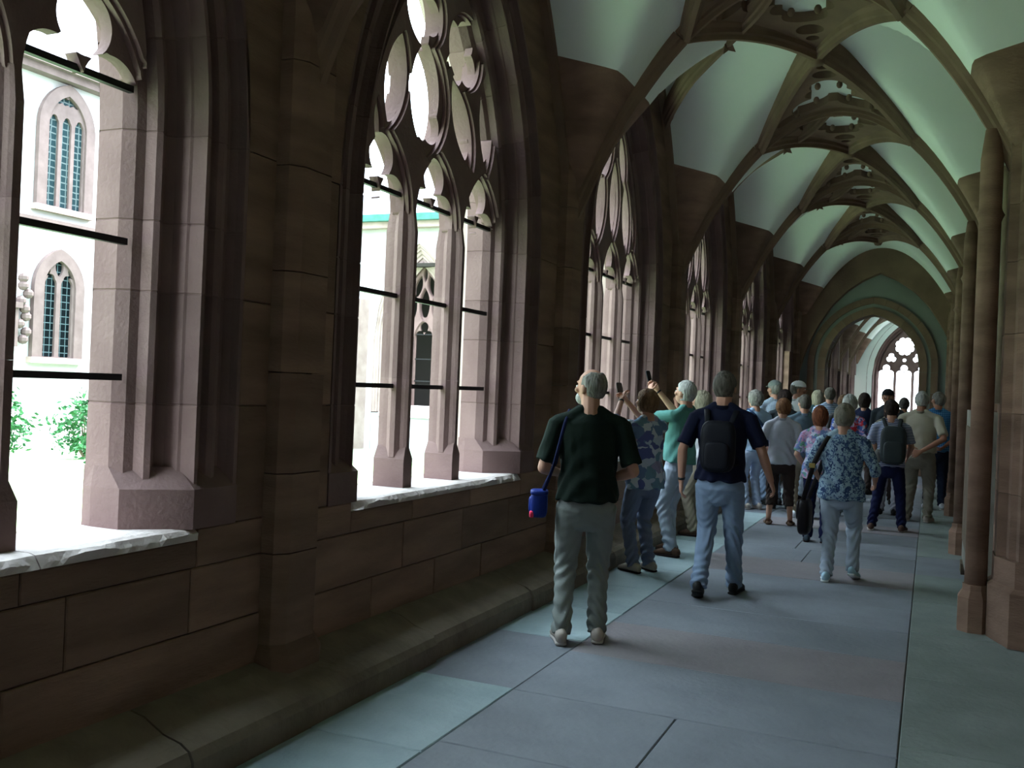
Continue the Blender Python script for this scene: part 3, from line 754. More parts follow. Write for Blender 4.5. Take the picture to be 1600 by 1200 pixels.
def facade_window(parent,y,z0,z1,hw,nl,mg,X):
    """window on the far facade, facing +X. nl lights"""
    w=empty('window',(X,y,0),parent)
    zs=z1-hw*1.25; c=hw*.6; r=hw+c; rise=math.sqrt(r*r-c*c); zs=z1-rise
    def az(u,a=0):
        q=(r+a)**2-(abs(u)+c)**2; return zs+math.sqrt(max(q,0))
    # pane sheet
    n=20; us=[-hw+2*hw*i/n for i in range(n+1)]; v=[(.02,u,z0) for u in us]+[(.02,u,az(u)) for u in us]
    obj('pane',v,[(i,i+1,n+2+i,n+1+i) for i in range(n)],mg,w)
    lw_=2*hw/nl; cs=[-hw+lw_*(i+.5) for i in range(nl)]
    figs=[]; 
    zh=zs+.1
    for cc in cs:
        figs.append((lambda cc:(lambda U,V:np.maximum(np.abs(U-cc)-lw_*.36,np.maximum(V-zh,z0+.0-V))))(cc)); figs.append(circ(cc,zh+.02,lw_*.36)); figs.append(circ(cc,zh+lw_*.34,lw_*.22))
    if nl==3: figs+=[foils(-.24*hw/.8,zh+.72,.12,.11,3,R(90)),foils(.24*hw/.8,zh+.72,.12,.11,3,R(90)),foils(0,zh+1.15,.12,.11,3,R(90))]
    else: figs+=[lens(0,zh+.50,.27,.13,R(90)),lens(-.36*hw/.5,zh+.34,.15,.07,R(60)),lens(.36*hw/.5,zh+.34,.15,.07,R(120))]
    def f(U,V):
        d=np.minimum.reduce([g(U,V) for g in figs])
        ar=np.where(V>zs,np.hypot(np.abs(U)+c,V-zs)-r,np.abs(U)-hw)
        return np.minimum(d,-ar+.02)
    vs,fs,sd=march(f,-hw-.05,hw+.05,z0-.05,z1+.05,.035,(.10,.025))
    me=plate_mesh('window_tracery',[(vs,fs,sd)],M['court_trim']); inst('window_tracery',me,w)
    # surround
    path=[(-1,z0)]+[(-1,zs)]; pts=[]
    for s in (-1,1):
        v=[];fc=[]
        for k in range(15):
            if k==0: pp=[(hw,z0-.1),(hw+.30,z0-.1)]
            else:
                t=(k-1)/13; th0=math.acos(c/r)*t; th1=math.acos(c/(r+.30))*t
                pp=[(r*math.cos(th0)-c,zs+r*math.sin(th0)),((r+.3)*math.cos(th1)-c,zs+(r+.3)*math.sin(th1))]
            for u,z in pp: v+=[(.03,u*s,z),(.16,u*s,z)]
        for k in range(14):
            b=k*4
            for q in ((0,1,5,4),(1,3,7,5),(3,2,6,7)):
                t=tuple(b+i for i in q); fc.append(t if s<0 else t[::-1])
        obj('window_surround',v,fc,M['court_trim'],w)
    MB().box(.0,.2,-hw-.35,hw+.35,z0-.18,z0-.02).build('window_sill',M['facade_trim'],w)
XO=-22
b1=empty('building',(XO,10,0)); tag(b1,'pale two-storey court building seen through the nearest window','building')
def lp(o,par): o.parent=par; return o
fb=MB().box(-1.0,0,-40,13.5,-.5,9.55); fb.build('wall',M['facade'],b1)
MB().box(0,.22,-40,13.5,5.42,5.56).build('string_course',M['court_trim'],b1)
MB().box(0,.35,-40,13.5,9.35,9.55).box(0,.5,-40,13.5,9.55,9.68).build('cornice',M['court_trim'],b1)
MB().box(.3,.48,-40,13.5,9.68,9.78).build('gutter',M['copper'],b1)
MB().add([(.4,-40,9.7),(.4,13.5,9.7),(-7,13.5,15),(-7,-40,15)],[(0,1,2,3)]).build('roof',M['roof'],b1)
for yy in (-7.6,-1.8,3.2,9.05,): facade_window(b1,yy,5.95,9.0,.62,3,M['glass_hex'],0)
for yy in (-7.6,-1.8,3.2,9.0): facade_window(b1,yy,1.88,4.5,.52,2,M['glass_rect'],0)
mn=MB().box(0,.3,7.1,7.62,2.1,3.1).box(0,.36,7.0,7.7,3.1,3.25)
for i in range(9): mn.ell((.2,7.85+.12*math.sin(i*2.3),2.3+i*.2),(.14,.13,.13),n=8,m=5)
mn.build('carved_wall_monument',M['court_trim'],b1)
# cross wing of the cloister facing the camera side
b2=empty('building',(-13.9,24.6,0)); tag(b2,'low pale cloister wing with green copper eaves across the court','building')
def wing_skin(y,flip,m,ao,top,c0):
    hw=W_IN+ao; us=[-1.9,-hw]+[-hw+2*hw*i/24 for i in range(1,24)]+[hw,1.9]; v=[];f=[]
    for i in range(len(us)-1):
        u0,u1=us[i],us[i+1]; l0=l1=-.5
        if 0<i<len(us)-2: l0=1.15*(arch_z(u0,ao) if abs(u0)<hw-1e-6 else ZS)-.17; l1=1.15*(arch_z(u1,ao) if abs(u1)<hw-1e-6 else ZS)-.17
        n=len(v); v+=[(c0+u0,y,l0),(c0+u1,y,l1),(c0+u1,y,top),(c0+u0,y,top)]; f.append((n,n+1,n+2,n+3) if not flip else (n+3,n+2,n+1,n))
    obj('wall',v,f,m,b2)
cs=[-3.8,0,3.8,7.6]
for c0 in cs:
    wing_skin(0,False,M['facade'],.46,6.2,c0)
    MB().box(c0-1.42,c0+1.42,.02,.5,-.5,.64).build('parapet',M['facade'],b2)
    w=make_window(0,0,'B' if c0 else 'C',loc=(c0,.80,-.17),rot=(0,0,R(90)),name='cloister_window',full=False); w.parent=b2; w.scale=(1,1,1.15)
    if 'kind' in w: del w['kind']
    MB().prism([(c0+1.9-.28,0),(c0+1.9-.2,-.6),(c0+1.9+.2,-.6),(c0+1.9+.28,0)],-.5,4.0).build('buttress',M['facade_trim'],b2)
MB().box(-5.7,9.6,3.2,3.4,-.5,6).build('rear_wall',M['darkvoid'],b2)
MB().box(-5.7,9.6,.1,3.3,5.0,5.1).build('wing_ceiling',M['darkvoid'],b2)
MB().box(-5.7,9.6,.2,3.3,-.3,-.1).build('wing_floor',M['slab'],b2)
MB().box(-5.7,9.9,-.3,.1,6.1,6.28).build('cornice',M['facade_trim'],b2)
MB().box(-5.7,9.9,-.45,.0,6.28,6.48).build('gutter',M['copper'],b2)
MB().add([(-5.7,-.35,6.45),(9.9,-.35,6.45),(9.9,5,9.2),(-5.7,5,9.2),(-5.7,5,6),(9.9,5,6)],[(0,1,2,3),(3,2,5,4)]).build('roof',M['roof'],b2)
# shrubs on the far edge of the lawn
def shrub(x,y,s,seed,label):
    r=random.Random(seed); o=empty('shrub',(x,y,-.45)); tag(o,label,'shrub','shrubs at the foot of the court building')
    v=[];f=[]
    cl=[(r.uniform(-.5,.5)*s,r.uniform(-.62,.62)*s,r.uniform(.35,1.45)*s) for _ in range(16)]
    for _ in range(1100):
        c=r.choice(cl); p=Vector((c[0]+r.gauss(0,.17)*s,c[1]+r.gauss(0,.2)*s,max(.05,c[2]+r.gauss(0,.16)*s)))
        a=Vector((r.gauss(0,1),r.gauss(0,1),r.gauss(0,.6))).normalized(); b=a.cross(Vector((r.gauss(0,1),r.gauss(0,1),r.gauss(0,1)))).normalized()
        L=r.uniform(.05,.10); k=len(v); v+=[p-a*L,p+b*L*.45,p+a*L,p-b*L*.45]; f.append((k,k+1,k+2,k+3))
    obj('foliage',v,f,M['leaf'],o)
    st=MB()
    for c in cl[:8]: st.tube([(0,0,0),(c[0]*.5,c[1]*.5,c[2]*.5),c],[.03,.02,.008],n=5)
    st.build('stem',M['monument_dark'],o)
shrub(-17.4,13.55,.95,1,'bushy green shrub on the left by the window mullion')
shrub(-17.4,16.0,.98,2,'bushy green shrub beside the window jamb')
shrub(-15.2,14.3,.42,3,'small low shrub between the two larger ones')
# ================================================================ people
def remesh(o,vox,smooth=4):
    m=o.modifiers.new('r','REMESH'); m.mode='VOXEL'; m.voxel_size=vox; m.use_smooth_shade=True
    if smooth: q=o.modifiers.new('s','SMOOTH'); q.factor=.5; q.iterations=smooth
    dg=bpy.context.evaluated_depsgraph_get(); me=bpy.data.meshes.new_from_object(o.evaluated_get(dg)); o.modifiers.clear()
    me.materials.clear(); 
    for mt in o.data.materials: me.materials.append(mt)
    me.name=o.data.name; o.data=me; return o
def wrinkle(o,fn):
    me=o.data; n=len(me.vertices); co=np.empty(n*3); me.vertices.foreach_get('co',co); no=np.empty(n*3); me.vertices.foreach_get('normal',no)
    co=co.reshape(-1,3); no=no.reshape(-1,3); co+=no*fn(co[:,0],co[:,1],co[:,2])[:,None]; me.vertices.foreach_set('co',co.ravel()); me.update()
def weld(o,mb):
    """append finger geometry rooted inside the palms to the same body mesh"""
    bm=bmesh.new(); bm.from_mesh(o.data); vs=[bm.verts.new(v) for v in mb.v]
    for q in mb.f:
        try: f=bm.faces.new([vs[i] for i in q]); f.smooth=True
        except ValueError: pass
    bm.to_mesh(o.data); bm.free()
SKIN=[mat('skin_light',(.46,.24,.17),.6,0,5,0,10,(.52,.29,.21)),mat('skin_tan',(.36,.17,.11),.6,0,5,0,10,(.42,.21,.145))]
CM={}
def cloth(name,col,rough=.9):
    if name not in CM: CM[name]=mat(name,col,rough,0,9,.12,90,tuple(min(1,c*1.12) for c in col),spec=.12)
    return CM[name]
def hairmat(name,c1,c2):
    if name not in CM: CM[name]=mat(name,tuple(c*.62 for c in c1),.7,0,38,1.0,95,c2,stretch=(1,1,.22),spec=.15)
    return CM[name]
WHITE_EYE=mat('eye_white',(.7,.68,.64),.3); DARKM=mat('dark_pupil',(.02,.02,.02),.3); LIP=mat('lip',(.38,.13,.11),.5)
def hand(pre,fing,wr,d,pn,thumb,s=1,curl=.5):
    """palm into the body tubes, five fingers into fing. d: hand direction, pn: palm normal, thumb: side vector"""
    wr=Vector(wr); d=Vector(d).normalized(); pn=Vector(pn); pn=(pn-d*pn.dot(d)).normalized(); t=Vector(thumb); t=(t-d*t.dot(d)-pn*t.dot(pn)).normalized()
    k=s
    pre.tube([wr-d*.02*k,wr+d*.03*k,wr+d*.07*k,wr+d*.092*k],[(.027*k,.019*k),(.036*k,.017*k),(.042*k,.015*k),(.038*k,.012*k)],side=t,n=10)
    for i,(L,off) in enumerate(((.066,.030),(.074,.010),(.069,-.010),(.054,-.029))):
        p=wr+d*(.082 if i<3 else .076)*k+t*off*k; dd=d.copy(); pts=[p-d*.012*k,p]; a=0
        for seg in range(3):
            a+=curl*(.55+.25*seg); q=(d*math.cos(a)+pn*math.sin(a)); p=p+q*L*k*(.45,.32,.23)[seg]; pts.append(p.copy())
        fing.tube(pts,[.0088*k,.0088*k,.0080*k,.0073*k,.0062*k],side=t,n=7)
    p=wr+d*.018*k+t*.026*k; q=(d*.70+t*.62+pn*.30*(.4+curl)).normalized(); p2=p+q*.042*k; q2=(d*.9+t*.15+pn*.4*curl).normalized(); p3=p2+q2*.032*k
    fing.tube([p-q*.01*k,p,p2,p3],[.012*k,.0115*k,.0095*k,.0075*k],side=d,n=7)
def person(label,pos,yaw,H=1.7,vox=.012,head=(0,0),lean=0,arms=None,legs=None,shirt=None,trousers=None,hair=None,skin=0,wide=1.0,belly=0,
           sleeve='short',hem=.86,leglen=1.0,shoes=None,cap=None,glasses=False,collar=None,beard=None,watch=False,group=None,side=0,sandals=False,female=False,belt=False,far=False,hang=.5):
    s=H/1.75; root=empty('person',(pos[0],pos[1],0),rot=(0,0,R(yaw))); tag(root,label,'person',group); root.scale=(1,1,1)
    S=lambda p:Vector((p[0]*s*1,p[1]*s,p[2]*s))
    ln=lambda z: lean*max(0,z-.92)
    sd=lambda z: side*max(0,z-.92)
    T=lambda x,y,z:S((x+sd(z),y+ln(z),z))
    W=wide; sh=.180*W if not female else .160*W
    b=MB(); fing=MB(); vs=vox
    legs=legs or ((-.10,0,0),(.10,.02,0))  # foot positions (x,y,lift)
    arms=arms or {}
    # ---- skeleton arms
    A={}
    for sx,key in ((-1,'L'),(1,'R')):
        shp=T(sx*sh,-.005,1.395); el,wr=arms.get(key,((sx*(sh+.055),-.04,1.10),(sx*(sh+.045),.04,.85)))
        A[key]=(shp,S(el),S(wr))
    # ---- body
    hy,hp=head; hc=T(0,.030,1.612)
    HM=Matrix.Translation(hc)@Matrix.Rotation(R(hy),4,'Z')@Matrix.Rotation(R(hp),4,'X')@Matrix.Scale(s*1.05,4)
    hb=MB(); hb.ell((0,-.008,.022),(.076,.096,.098)).ell((0,.022,-.045),(.058,.066,.062)).tube([(0,.086,.018),(0,.108,-.012),(0,.100,-.022)],[.010,.016,.011],n=8)
    hb.ell((0,.082,.034),(.045,.016,.012)).ell((0,.076,-.062),(.026,.018,.018)).ell((0,.084,-.040),(.024,.014,.007))
    for q in (-1,1): hb.ell((q*.078,-.012,-.004),(.010,.020,.031)).ell((q*.045,.066,-.012),(.022,.018,.02))
    b.add([HM@Vector(v) for v in hb.v],hb.f)
    b.tube([T(0,-.02,1.38),T(0,-.012,1.47),hc+S((0,-.012,-.04))],[.072*s,.062*s,.060*s])
    b.tube([T(0,0,.95),T(0,0,1.15),T(0,0,1.35)],[(.125*s*W,.08*s),(.12*s*W,.08*s),(.14*s*W,.08*s)])
    b.tube([T(-sh*.9,-.005,1.385),T(0,-.01,1.40),T(sh*.9,-.005,1.385)],[.045*s]*3)
    for key,(a0,a1,a2) in A.items():
        b.tube([a0,a0.lerp(a1,.5),a1],[.046*s,.043*s,.037*s]); b.tube([a1,a1.lerp(a2,.35),a2],[.038*s,.038*s,.025*s])
        sx=-1 if key=='L' else 1; d=(a2-a1).normalized(); c=arms.get(key+'h')
        if c: pn,th,cu=c; 
        else: pn=Vector((-sx,0,0)); th=Vector((0,1,0)) if abs(d.z)>.5 else Vector((0,0,1)); cu=hang
        if not far: hand(b,fing,a2,d,pn,th,s*.98,cu)
        else: b.tube([a2,a2+d*.05*s,a2+d*.11*s,a2+d*.15*s],[(.03*s,.018*s),(.036*s,.018*s),(.032*s,.02*s),(.02*s,.015*s)])
    J={}
    for k,(fx,fy,lf) in enumerate(legs):
        sx=-1 if k==0 else 1
        hip=S((sx*.085*W,0,.90)); ank=S((fx,fy,.085+lf)); L=(hip-ank).length; full=.845*s
        bend=math.sqrt(max(0,(full/2)**2-(L/2)**2)) if L<full else 0
        kn=hip.lerp(ank,.5)+Vector((0,1,0))*(bend+.012); J[k]=(hip,kn,ank)
        lk=1.0 if leglen<1 else .72
        b.tube([hip,kn],[.060*s*lk,.048*s*lk]); b.tube([kn,kn.lerp(ank,.35)-Vector((0,.01*s,0)),ank],[.048*s*lk,.050*s*lk,.036*s*lk]); b.tube([ank,ank+Vector((0,.06*s,-.045*s))],[.035*s,.03*s])
    o=b.build('body',SKIN[skin],root,True); remesh(o,vs*.75,3); weld(o,fing)
    # eyes and mouth
    if not far:
        e=MB()
        for q in (-1,1): e.add([HM@Vector(v) for v in MB().ell((q*.032,.081,.008),(.013,.010,.008),n=8,m=6).v],MB().ell((0,0,0),(1,1,1),n=8,m=6).f)
        e.build('eyes',WHITE_EYE,root,True)
        e=MB()
        for q in (-1,1): e.add([HM@Vector(v) for v in MB().ell((q*.032,.0895,.008),(.006,.003,.006),n=8,m=4).v],MB().ell((0,0,0),(1,1,1),n=8,m=4).f)
        e.build('pupils',DARKM,root,True)
        t=MB().ell((0,.0955,-.045),(.022,.006,.005),n=10,m=5); t.v=[tuple(HM@Vector(v)) for v in t.v]; t.build('lips',LIP,root,True)
    # ---- shirt
    c=MB(); wz=1.05; bl=belly
    hw=(.178 if not female else .192)*W
    c.tube([T(0,.0,hem),T(0,.0,.95),T(0,.005+bl*.3,wz+.03),T(0,.005+bl*.2,1.20),T(0,.0,1.32),T(0,-.008,1.40),T(0,-.01,1.455)],
        [(hw*s,(.136+bl*.5)*s),(hw*s*.99,(.132+bl*.6)*s),((.152 if female else .160)*W*s,(.115+bl*.8)*s),(.168*W*s,(.122+bl*.4)*s),((sh-.005)*s,.118*s),((sh-.03)*s,.095*s),(.072*s,.068*s)],n=20,round_=False)
    c.tube([T(-sh,-.005,1.385),T(-sh*.55,-.012,1.418),T(0,-.012,1.43),T(sh*.55,-.012,1.418),T(sh,-.005,1.385)],[.058*s,.056*s,.058*s,.056*s,.058*s])
    for q in (-1,1): c.tube([T(q*sh*.80,-.012,1.405),T(q*.055,-.016,1.468)],[.040*s,.046*s])
    for key,(a0,a1,a2) in A.items():
        if sleeve=='short': c.tube([a0,a0.lerp(a1,.45),a0.lerp(a1,.86)],[(.062*s,.060*s),.062*s,.066*s],n=12,round_=False)
        elif sleeve=='none': pass
        elif sleeve=='half': c.tube([a0,a0.lerp(a1,.5),a1,a1.lerp(a2,.35)],[.066*s,.062*s,.056*s,.055*s],n=12,round_=False)
        else: c.tube([a0,a0.lerp(a1,.5),a1,a1.lerp(a2,.9)],[.064*s,.058*s,.050*s,.042*s],n=12,round_=False)
    so=c.build('shirt',shirt,root,True); remesh(so,vs,3)
    sdn=rnd.random()*50
    def wf(x,y,z):
        f=np.clip((1.35*s-z)/.3,0,1)
        return f*(.006*np.sin(z*38/s+9*np.sin(x*7+sdn)+5*np.sin(y*9))+.004*np.sin(x*42+7*z+sdn))*s
    wrinkle(so,wf)
    if collar:
        q=MB().tube([T(0,-.012,1.44),T(0,-.010,1.475),T(0,-.012,1.488)],[(.069*s,.068*s),(.066*s,.066*s),(.071*s,.070*s)],n=18,round_=False); q.build('collar',collar,root,True)
    # ---- trousers
    t=MB(); tw=(.162 if not female else .172)*W
    t.tube([S((0,0,.985)),S((0,0,.92)),S((0,-.005,.84)),S((0,0,.79))],[(tw*.93*s,.108*s),(tw*s,.120*s),(tw*1.0*s,.122*s),(tw*.8*s,.095*s)],n=20)
    for k in J:
        hip,kn,ank=J[k]; low=Vector(ank)+Vector((0,0,-.03*s))
        if leglen<1: low=kn.lerp(ank,(leglen-.5)*2)
        t.tube([hip+S((0,0,-.03)),hip.lerp(kn,.5),kn,kn.lerp(low,.5),low],[(.088*s*W,.098*s),(.082*s*W,.090*s),(.066*s*W,.072*s),(.062*s,.066*s),(.060*s,.066*s)],n=14,round_=False)
    to=t.build('trousers',trousers,root,True); remesh(to,vs,3)
    def wt(x,y,z):
        zz=z/s; a=np.exp(-((zz-.47)/.10)**2)*.9+np.exp(-((zz-.14)/.10)**2)*1.3+.25
        return a*(.006*np.sin(z*75+6*np.sin(x*18+sdn)+5*np.sin(y*20+sdn)))*s
    wrinkle(to,wt)
    if belt: MB().tube([S((0,0,.955)),S((0,0,.985))],[(tw*1.0*s,.119*s),(tw*.99*s,.116*s)],n=20,round_=False).build('belt',cloth('dark_leather',(.03,.02,.015)),root,True)
    # ---- shoes
    sc,sole=(shoes or (cloth('black_shoe',(.02,.02,.02),.5),cloth('black_sole',(.015,.015,.015),.7)))
    for k,(fx,fy,lf) in enumerate(legs):
        out=(-.025,.025)[k]; pit=-.9*lf/.12 if lf>0 else 0
        f=MB().tube([(0,-.075,.05),(0,-.02,.055),(out*.4,.06,.045),(out,.13,.032),(out*1.2,.165,.026)],[(.036,.046),(.042,.052),(.044,.042),(.046,.03),(.035,.022)],side=(1,0,0),n=12)
        if sandals: f=MB().tube([(0,-.07,.02),(out,.15,.02)],[(.04,.016),(.044,.014)],n=10).tube([(-.045,.03,.02),(-.02,.03,.06),(.02,.03,.06),(.045,.03,.02)],[.009]*4,n=6).tube([(-.045,.10,.02),(-.02,.10,.045),(.03,.10,.045),(.05,.10,.02)],[.009]*4,n=6).tube([(-.042,-.05,.02),(-.03,-.06,.07),(.03,-.06,.07),(.042,-.05,.02)],[.008]*4,n=6)
        v=[(x,y,max(z,.010)) for x,y,z in f.v]
        so2=MB().tube([(0,-.085,.012),(out*.3,.02,.012),(out,.12,.012),(out*1.2,.172,.012)],[(.038,.014),(.042,.014),(.047,.014),(.034,.012)],n=12); v2=[(x,y,max(z,0)) for x,y,z in so2.v]
        if lf>0:   # heel raised, pivot on the toe
            ca,sa=math.cos(pit),math.sin(pit); py=.12
            rr=lambda q:(q[0],py+(q[1]-py)*ca-q[2]*sa,abs((q[1]-py)*sa)*(1 if q[1]<py else .3)+q[2]*ca)
            v=[rr(q) for q in v]; v2=[rr(q) for q in v2]
        P=[S((x+fx,y+fy,z)) for x,y,z in v]; P2=[S((x+fx,y+fy,z)) for x,y,z in v2]
        sh_=obj('shoe' if not sandals else 'sandal',P,f.f,sc,root,True); obj('sole',P2,so2.f,sole,sh_,True)
    # ---- hair
    if hair:
        kind,hm=hair; v=[];f=[]; n,m=40,28; keep={}
        g={'short':1.10,'bald':1.045,'bob':1.26,'curly':1.30,'full':1.22,'long':1.24}[kind]
        for j in range(m+1):
            ph=math.pi*j/m
            for i in range(n):
                th=2*math.pi*i/n; p=Vector((math.sin(ph)*math.sin(th),math.sin(ph)*math.cos(th),math.cos(ph)))
                r=g; 
                if kind=='curly': r+=.13*noise.noise(p*6+Vector((sdn,0,0)))
                elif kind in('bob','full','long'): r+=.07*noise.noise(Vector((p.x*7,p.y*7,p.z*2+sdn)))
                else: r+=.035*noise.noise(Vector((p.x*9,p.y*9,p.z*4+sdn)))
                q=Vector((p.x*.079*r,p.y*.099*r-.010,p.z*.101*r+.022))
                if kind in('bob','long') and p.z<0 and p.y<.35:
                    q=Vector((p.x*.079*r*1.0 if abs(p.z)<.8 else p.x*.079*r*1.5,q.y,.022+p.z*.101*r*(1.35 if kind=='bob' else 2.1)))
                yy=p.y; f1=min(max((yy-.05)/.6,0),1)
                zmin={'short':-.80,'bald':-.78,'bob':-.96,'curly':-.82,'full':-.84,'long':-.98}[kind]; zlim=zmin+(.52-zmin)*f1*f1*(3-2*f1)
                if kind in('short','bald') and abs(p.x)>.75 and yy>-.25: zlim=max(zlim,-.05)
                ok=p.z>zlim
                if kind=='bald' and p.z>.80-.9*max(0,yy+.25): ok=False
                if kind=='bald' and yy>.30: ok=False
                keep[j*n+i]=ok; v.append(HM@q)
        for j in range(m):
            for i in range(n):
                q=(j*n+i,j*n+(i+1)%n,(j+1)*n+(i+1)%n,(j+1)*n+i)
                if sum(keep[a] for a in q)>=3: f.append(q[::-1])
        me=bpy.data.meshes.new('hair'); me.from_pydata([tuple(x) for x in v],[],f); me.update(); me.materials.append(hm); me.polygons.foreach_set('use_smooth',[True]*len(me.polygons))
        ho=inst('hair',me,root); md=ho.modifiers.new('t','SOLIDIFY'); md.thickness=(.010 if kind=='bald' else .018)*s; md.offset=1 if False else -1
        bm=bmesh.new(); bm.from_mesh(me); bmesh.ops.delete(bm,geom=[x for x in bm.verts if not x.link_faces],context='VERTS'); bmesh.ops.recalc_face_normals(bm,faces=bm.faces)
        cen=HM@Vector((0,0,.02)); out=sum(1 if (x.calc_center_median()-cen).dot(x.normal)>0 else -1 for x in bm.faces)
        if out<0: bmesh.ops.reverse_faces(bm,faces=bm.faces[:])
        bm.to_mesh(me); bm.free()
    if beard:
        t=MB().ell((0,.046,-.062),(.058,.056,.046)); t.v=[tuple(HM@Vector(v)) for v in t.v if True]; t.build('beard',beard,root,True)
    if cap:
        cm,brim=cap; v=[];f=[]; n,m=24,8
        q=MB().ell((0,-.006,.050),(.086,.106,.084),n=24,m=12); q.v=[tuple(HM@Vector((x,y,max(z,.040)))) for x,y,z in q.v]; co=q.build('cap',cm,root,True)
        if brim: 
            pr=MB(); pts=[]
            pr.tube([(-.070,.055,.046),(-.045,.125,.040),(0,.150,.037),(.045,.125,.040),(.070,.055,.046)],[(.006,.006)]*5,n=6)
            k=len(pr.v); pr.v+=[(-.07,.055,.048),(-.045,.125,.044),(0,.150,.042),(.045,.125,.044),(.07,.055,.048),(-.07,.055,.042),(-.045,.125,.038),(0,.150,.036),(.045,.125,.038),(.07,.055,.042)]
            pr.f+=[tuple(k+i for i in range(5))[::-1],tuple(k+5+i for i in range(5))]
            pr.v=[tuple(HM@Vector(x)) for x in pr.v]; pr.build('cap_brim',cm,co,False)
    if glasses:
        t=MB()
        for q in (-1,1):
            pts=[(q*.033+.021*math.cos(a),.098,.008+.017*math.sin(a)) for a in [2*math.pi*i/10 for i in range(11)]]; t.tube(pts,[.0022]*11,side=(0,1,0),n=5,round_=False); t.tube([(q*.055,.096,.012),(q*.078,.05,.014),(q*.082,-.01,.010)],[.002]*3,n=5)
        t.v=[tuple(HM@Vector(v)) for v in t.v]; t.build('glasses',DARKM,root)
    if watch:
        a0,a1,a2=A[watch]; d=(a2-a1).normalized(); t=MB().tube([a2-d*.03*s,a2-d*.012*s],[.030*s,.029*s],side=(1,0,0),n=14,round_=False); t.build('wristband',DARKM,root,True)
    root['_s']=s
    return root,A,T,S,HM
def at(root,p):
    """local point of a person to world"""
    return Matrix.Translation(root.location)@Matrix.Rotation(root.rotation_euler[2],4,'Z')@Vector(p)
def held(name,label,cat,root,origin,mbs,group=None):
    """something carried: a thing of its own, standing where its bearer is. mbs: list of (part, MB, mat, smooth)"""
    o=empty(name,at(root,origin)); o.rotation_euler=root.rotation_euler; tag(o,label,cat,group)
    for nm,mb,mt,sm in mbs:
        mb.v=[tuple(Vector(v)-Vector(origin)) for v in mb.v]; mb.build(nm,mt,o,sm)
    return o
# cloth
navy=cloth('navy_cotton',(.008,.010,.028)); dkgreen=cloth('dark_green_cotton',(.010,.018,.014)); jeans=cloth('light_blue_jeans',(.20,.27,.38)); greyj=cloth('grey_green_trousers',(.20,.22,.21))
palej=cloth('pale_grey_blue_trousers',(.36,.42,.50)); beige=cloth('beige_trousers',(.30,.26,.20)); navyj=cloth('dark_navy_jeans',(.010,.013,.045)); darkb=cloth('dark_brown_cotton',(.045,.032,.03))
mint=cloth('mint_green_cotton',(.11,.29,.26)); whitec=cloth('white_cotton',(.68,.70,.74)); lilac=cloth('pale_lilac_grey_cotton',(.46,.47,.55)); sky=cloth('light_blue_cotton',(.34,.48,.66)); slate=cloth('slate_blue_grey_cotton',(.09,.13,.17)); creamc=cloth('cream_cotton',(.42,.39,.31)); taupe=cloth('taupe_cotton',(.22,.20,.16)); teal=cloth('teal_cotton',(.10,.26,.30))
floral1=pattern('blue_violet_floral_print',[(.10,.12,.30),(.45,.52,.62),(.13,.20,.34),(.30,.27,.40),(.16,.28,.36),(.55,.6,.66)],14,'voronoi')
floral2=pattern('blue_white_dotted_print',[(.03,.06,.15),(.25,.36,.46),(.33,.45,.55),(.06,.11,.22),(.28,.40,.48)],42,'voronoi')
floral3=pattern('pink_green_blue_floral_print',[(.45,.30,.48),(.12,.30,.22),(.50,.52,.66),(.14,.20,.40),(.42,.20,.34)],26,'voronoi')
floral4=pattern('red_blue_white_floral_print',[(.55,.04,.06),(.08,.14,.42),(.6,.6,.72),(.06,.06,.16),(.45,.30,.50)],22,'voronoi')
stripes=pattern('navy_white_stripes',[(.03,.05,.16),(.55,.60,.72)],16,'stripe')
polo_st=pattern('blue_polo_stripes',[(.38,.48,.66),(.03,.05,.12),(.42,.50,.64)],5,'stripe')
check1=pattern('pale_blue_check',[(.62,.70,.80),(.50,.62,.76),(.25,.36,.58)],14,'check'); check2=pattern('bright_blue_check',[(.02,.10,.28),(.04,.20,.46),(.16,.42,.68)],12,'check')
Hg=hairmat('grey_hair',(.20,.19,.17),(.36,.35,.32)); Hw=hairmat('white_hair',(.45,.45,.43),(.66,.66,.64)); Hb=hairmat('brown_hair',(.16,.08,.04),(.30,.17,.09)); Hr=hairmat('auburn_hair',(.14,.04,.02),(.26,.09,.045)); Hd=hairmat('dark_hair',(.015,.010,.010),(.05,.03,.025)); Hl=hairmat('ash_blond_hair',(.28,.25,.18),(.42,.38,.29)); Hbr=hairmat('reddish_brown_hair',(.20,.08,.035),(.32,.15,.07)); Hdg=hairmat('dark_grey_hair',(.10,.09,.08),(.20,.18,.16))
tan_shoe=(cloth('grey_beige_trainer',(.42,.37,.33)),cloth('pale_sole',(.45,.42,.4))); white_shoe=(cloth('white_trainer',(.72,.76,.82)),cloth('white_sole',(.75,.75,.75))); brown_shoe=(cloth('brown_shoe',(.08,.045,.03),.5),cloth('dark_sole',(.03,.02,.02))); sandal=(cloth('tan_sandal',(.14,.08,.05)),cloth('tan_sole',(.10,.06,.04))); blue_shoe=(cloth('pale_blue_trainer',(.40,.58,.70)),cloth('white_sole2',(.7,.75,.78)))
X=lambda *a:Vector(a)
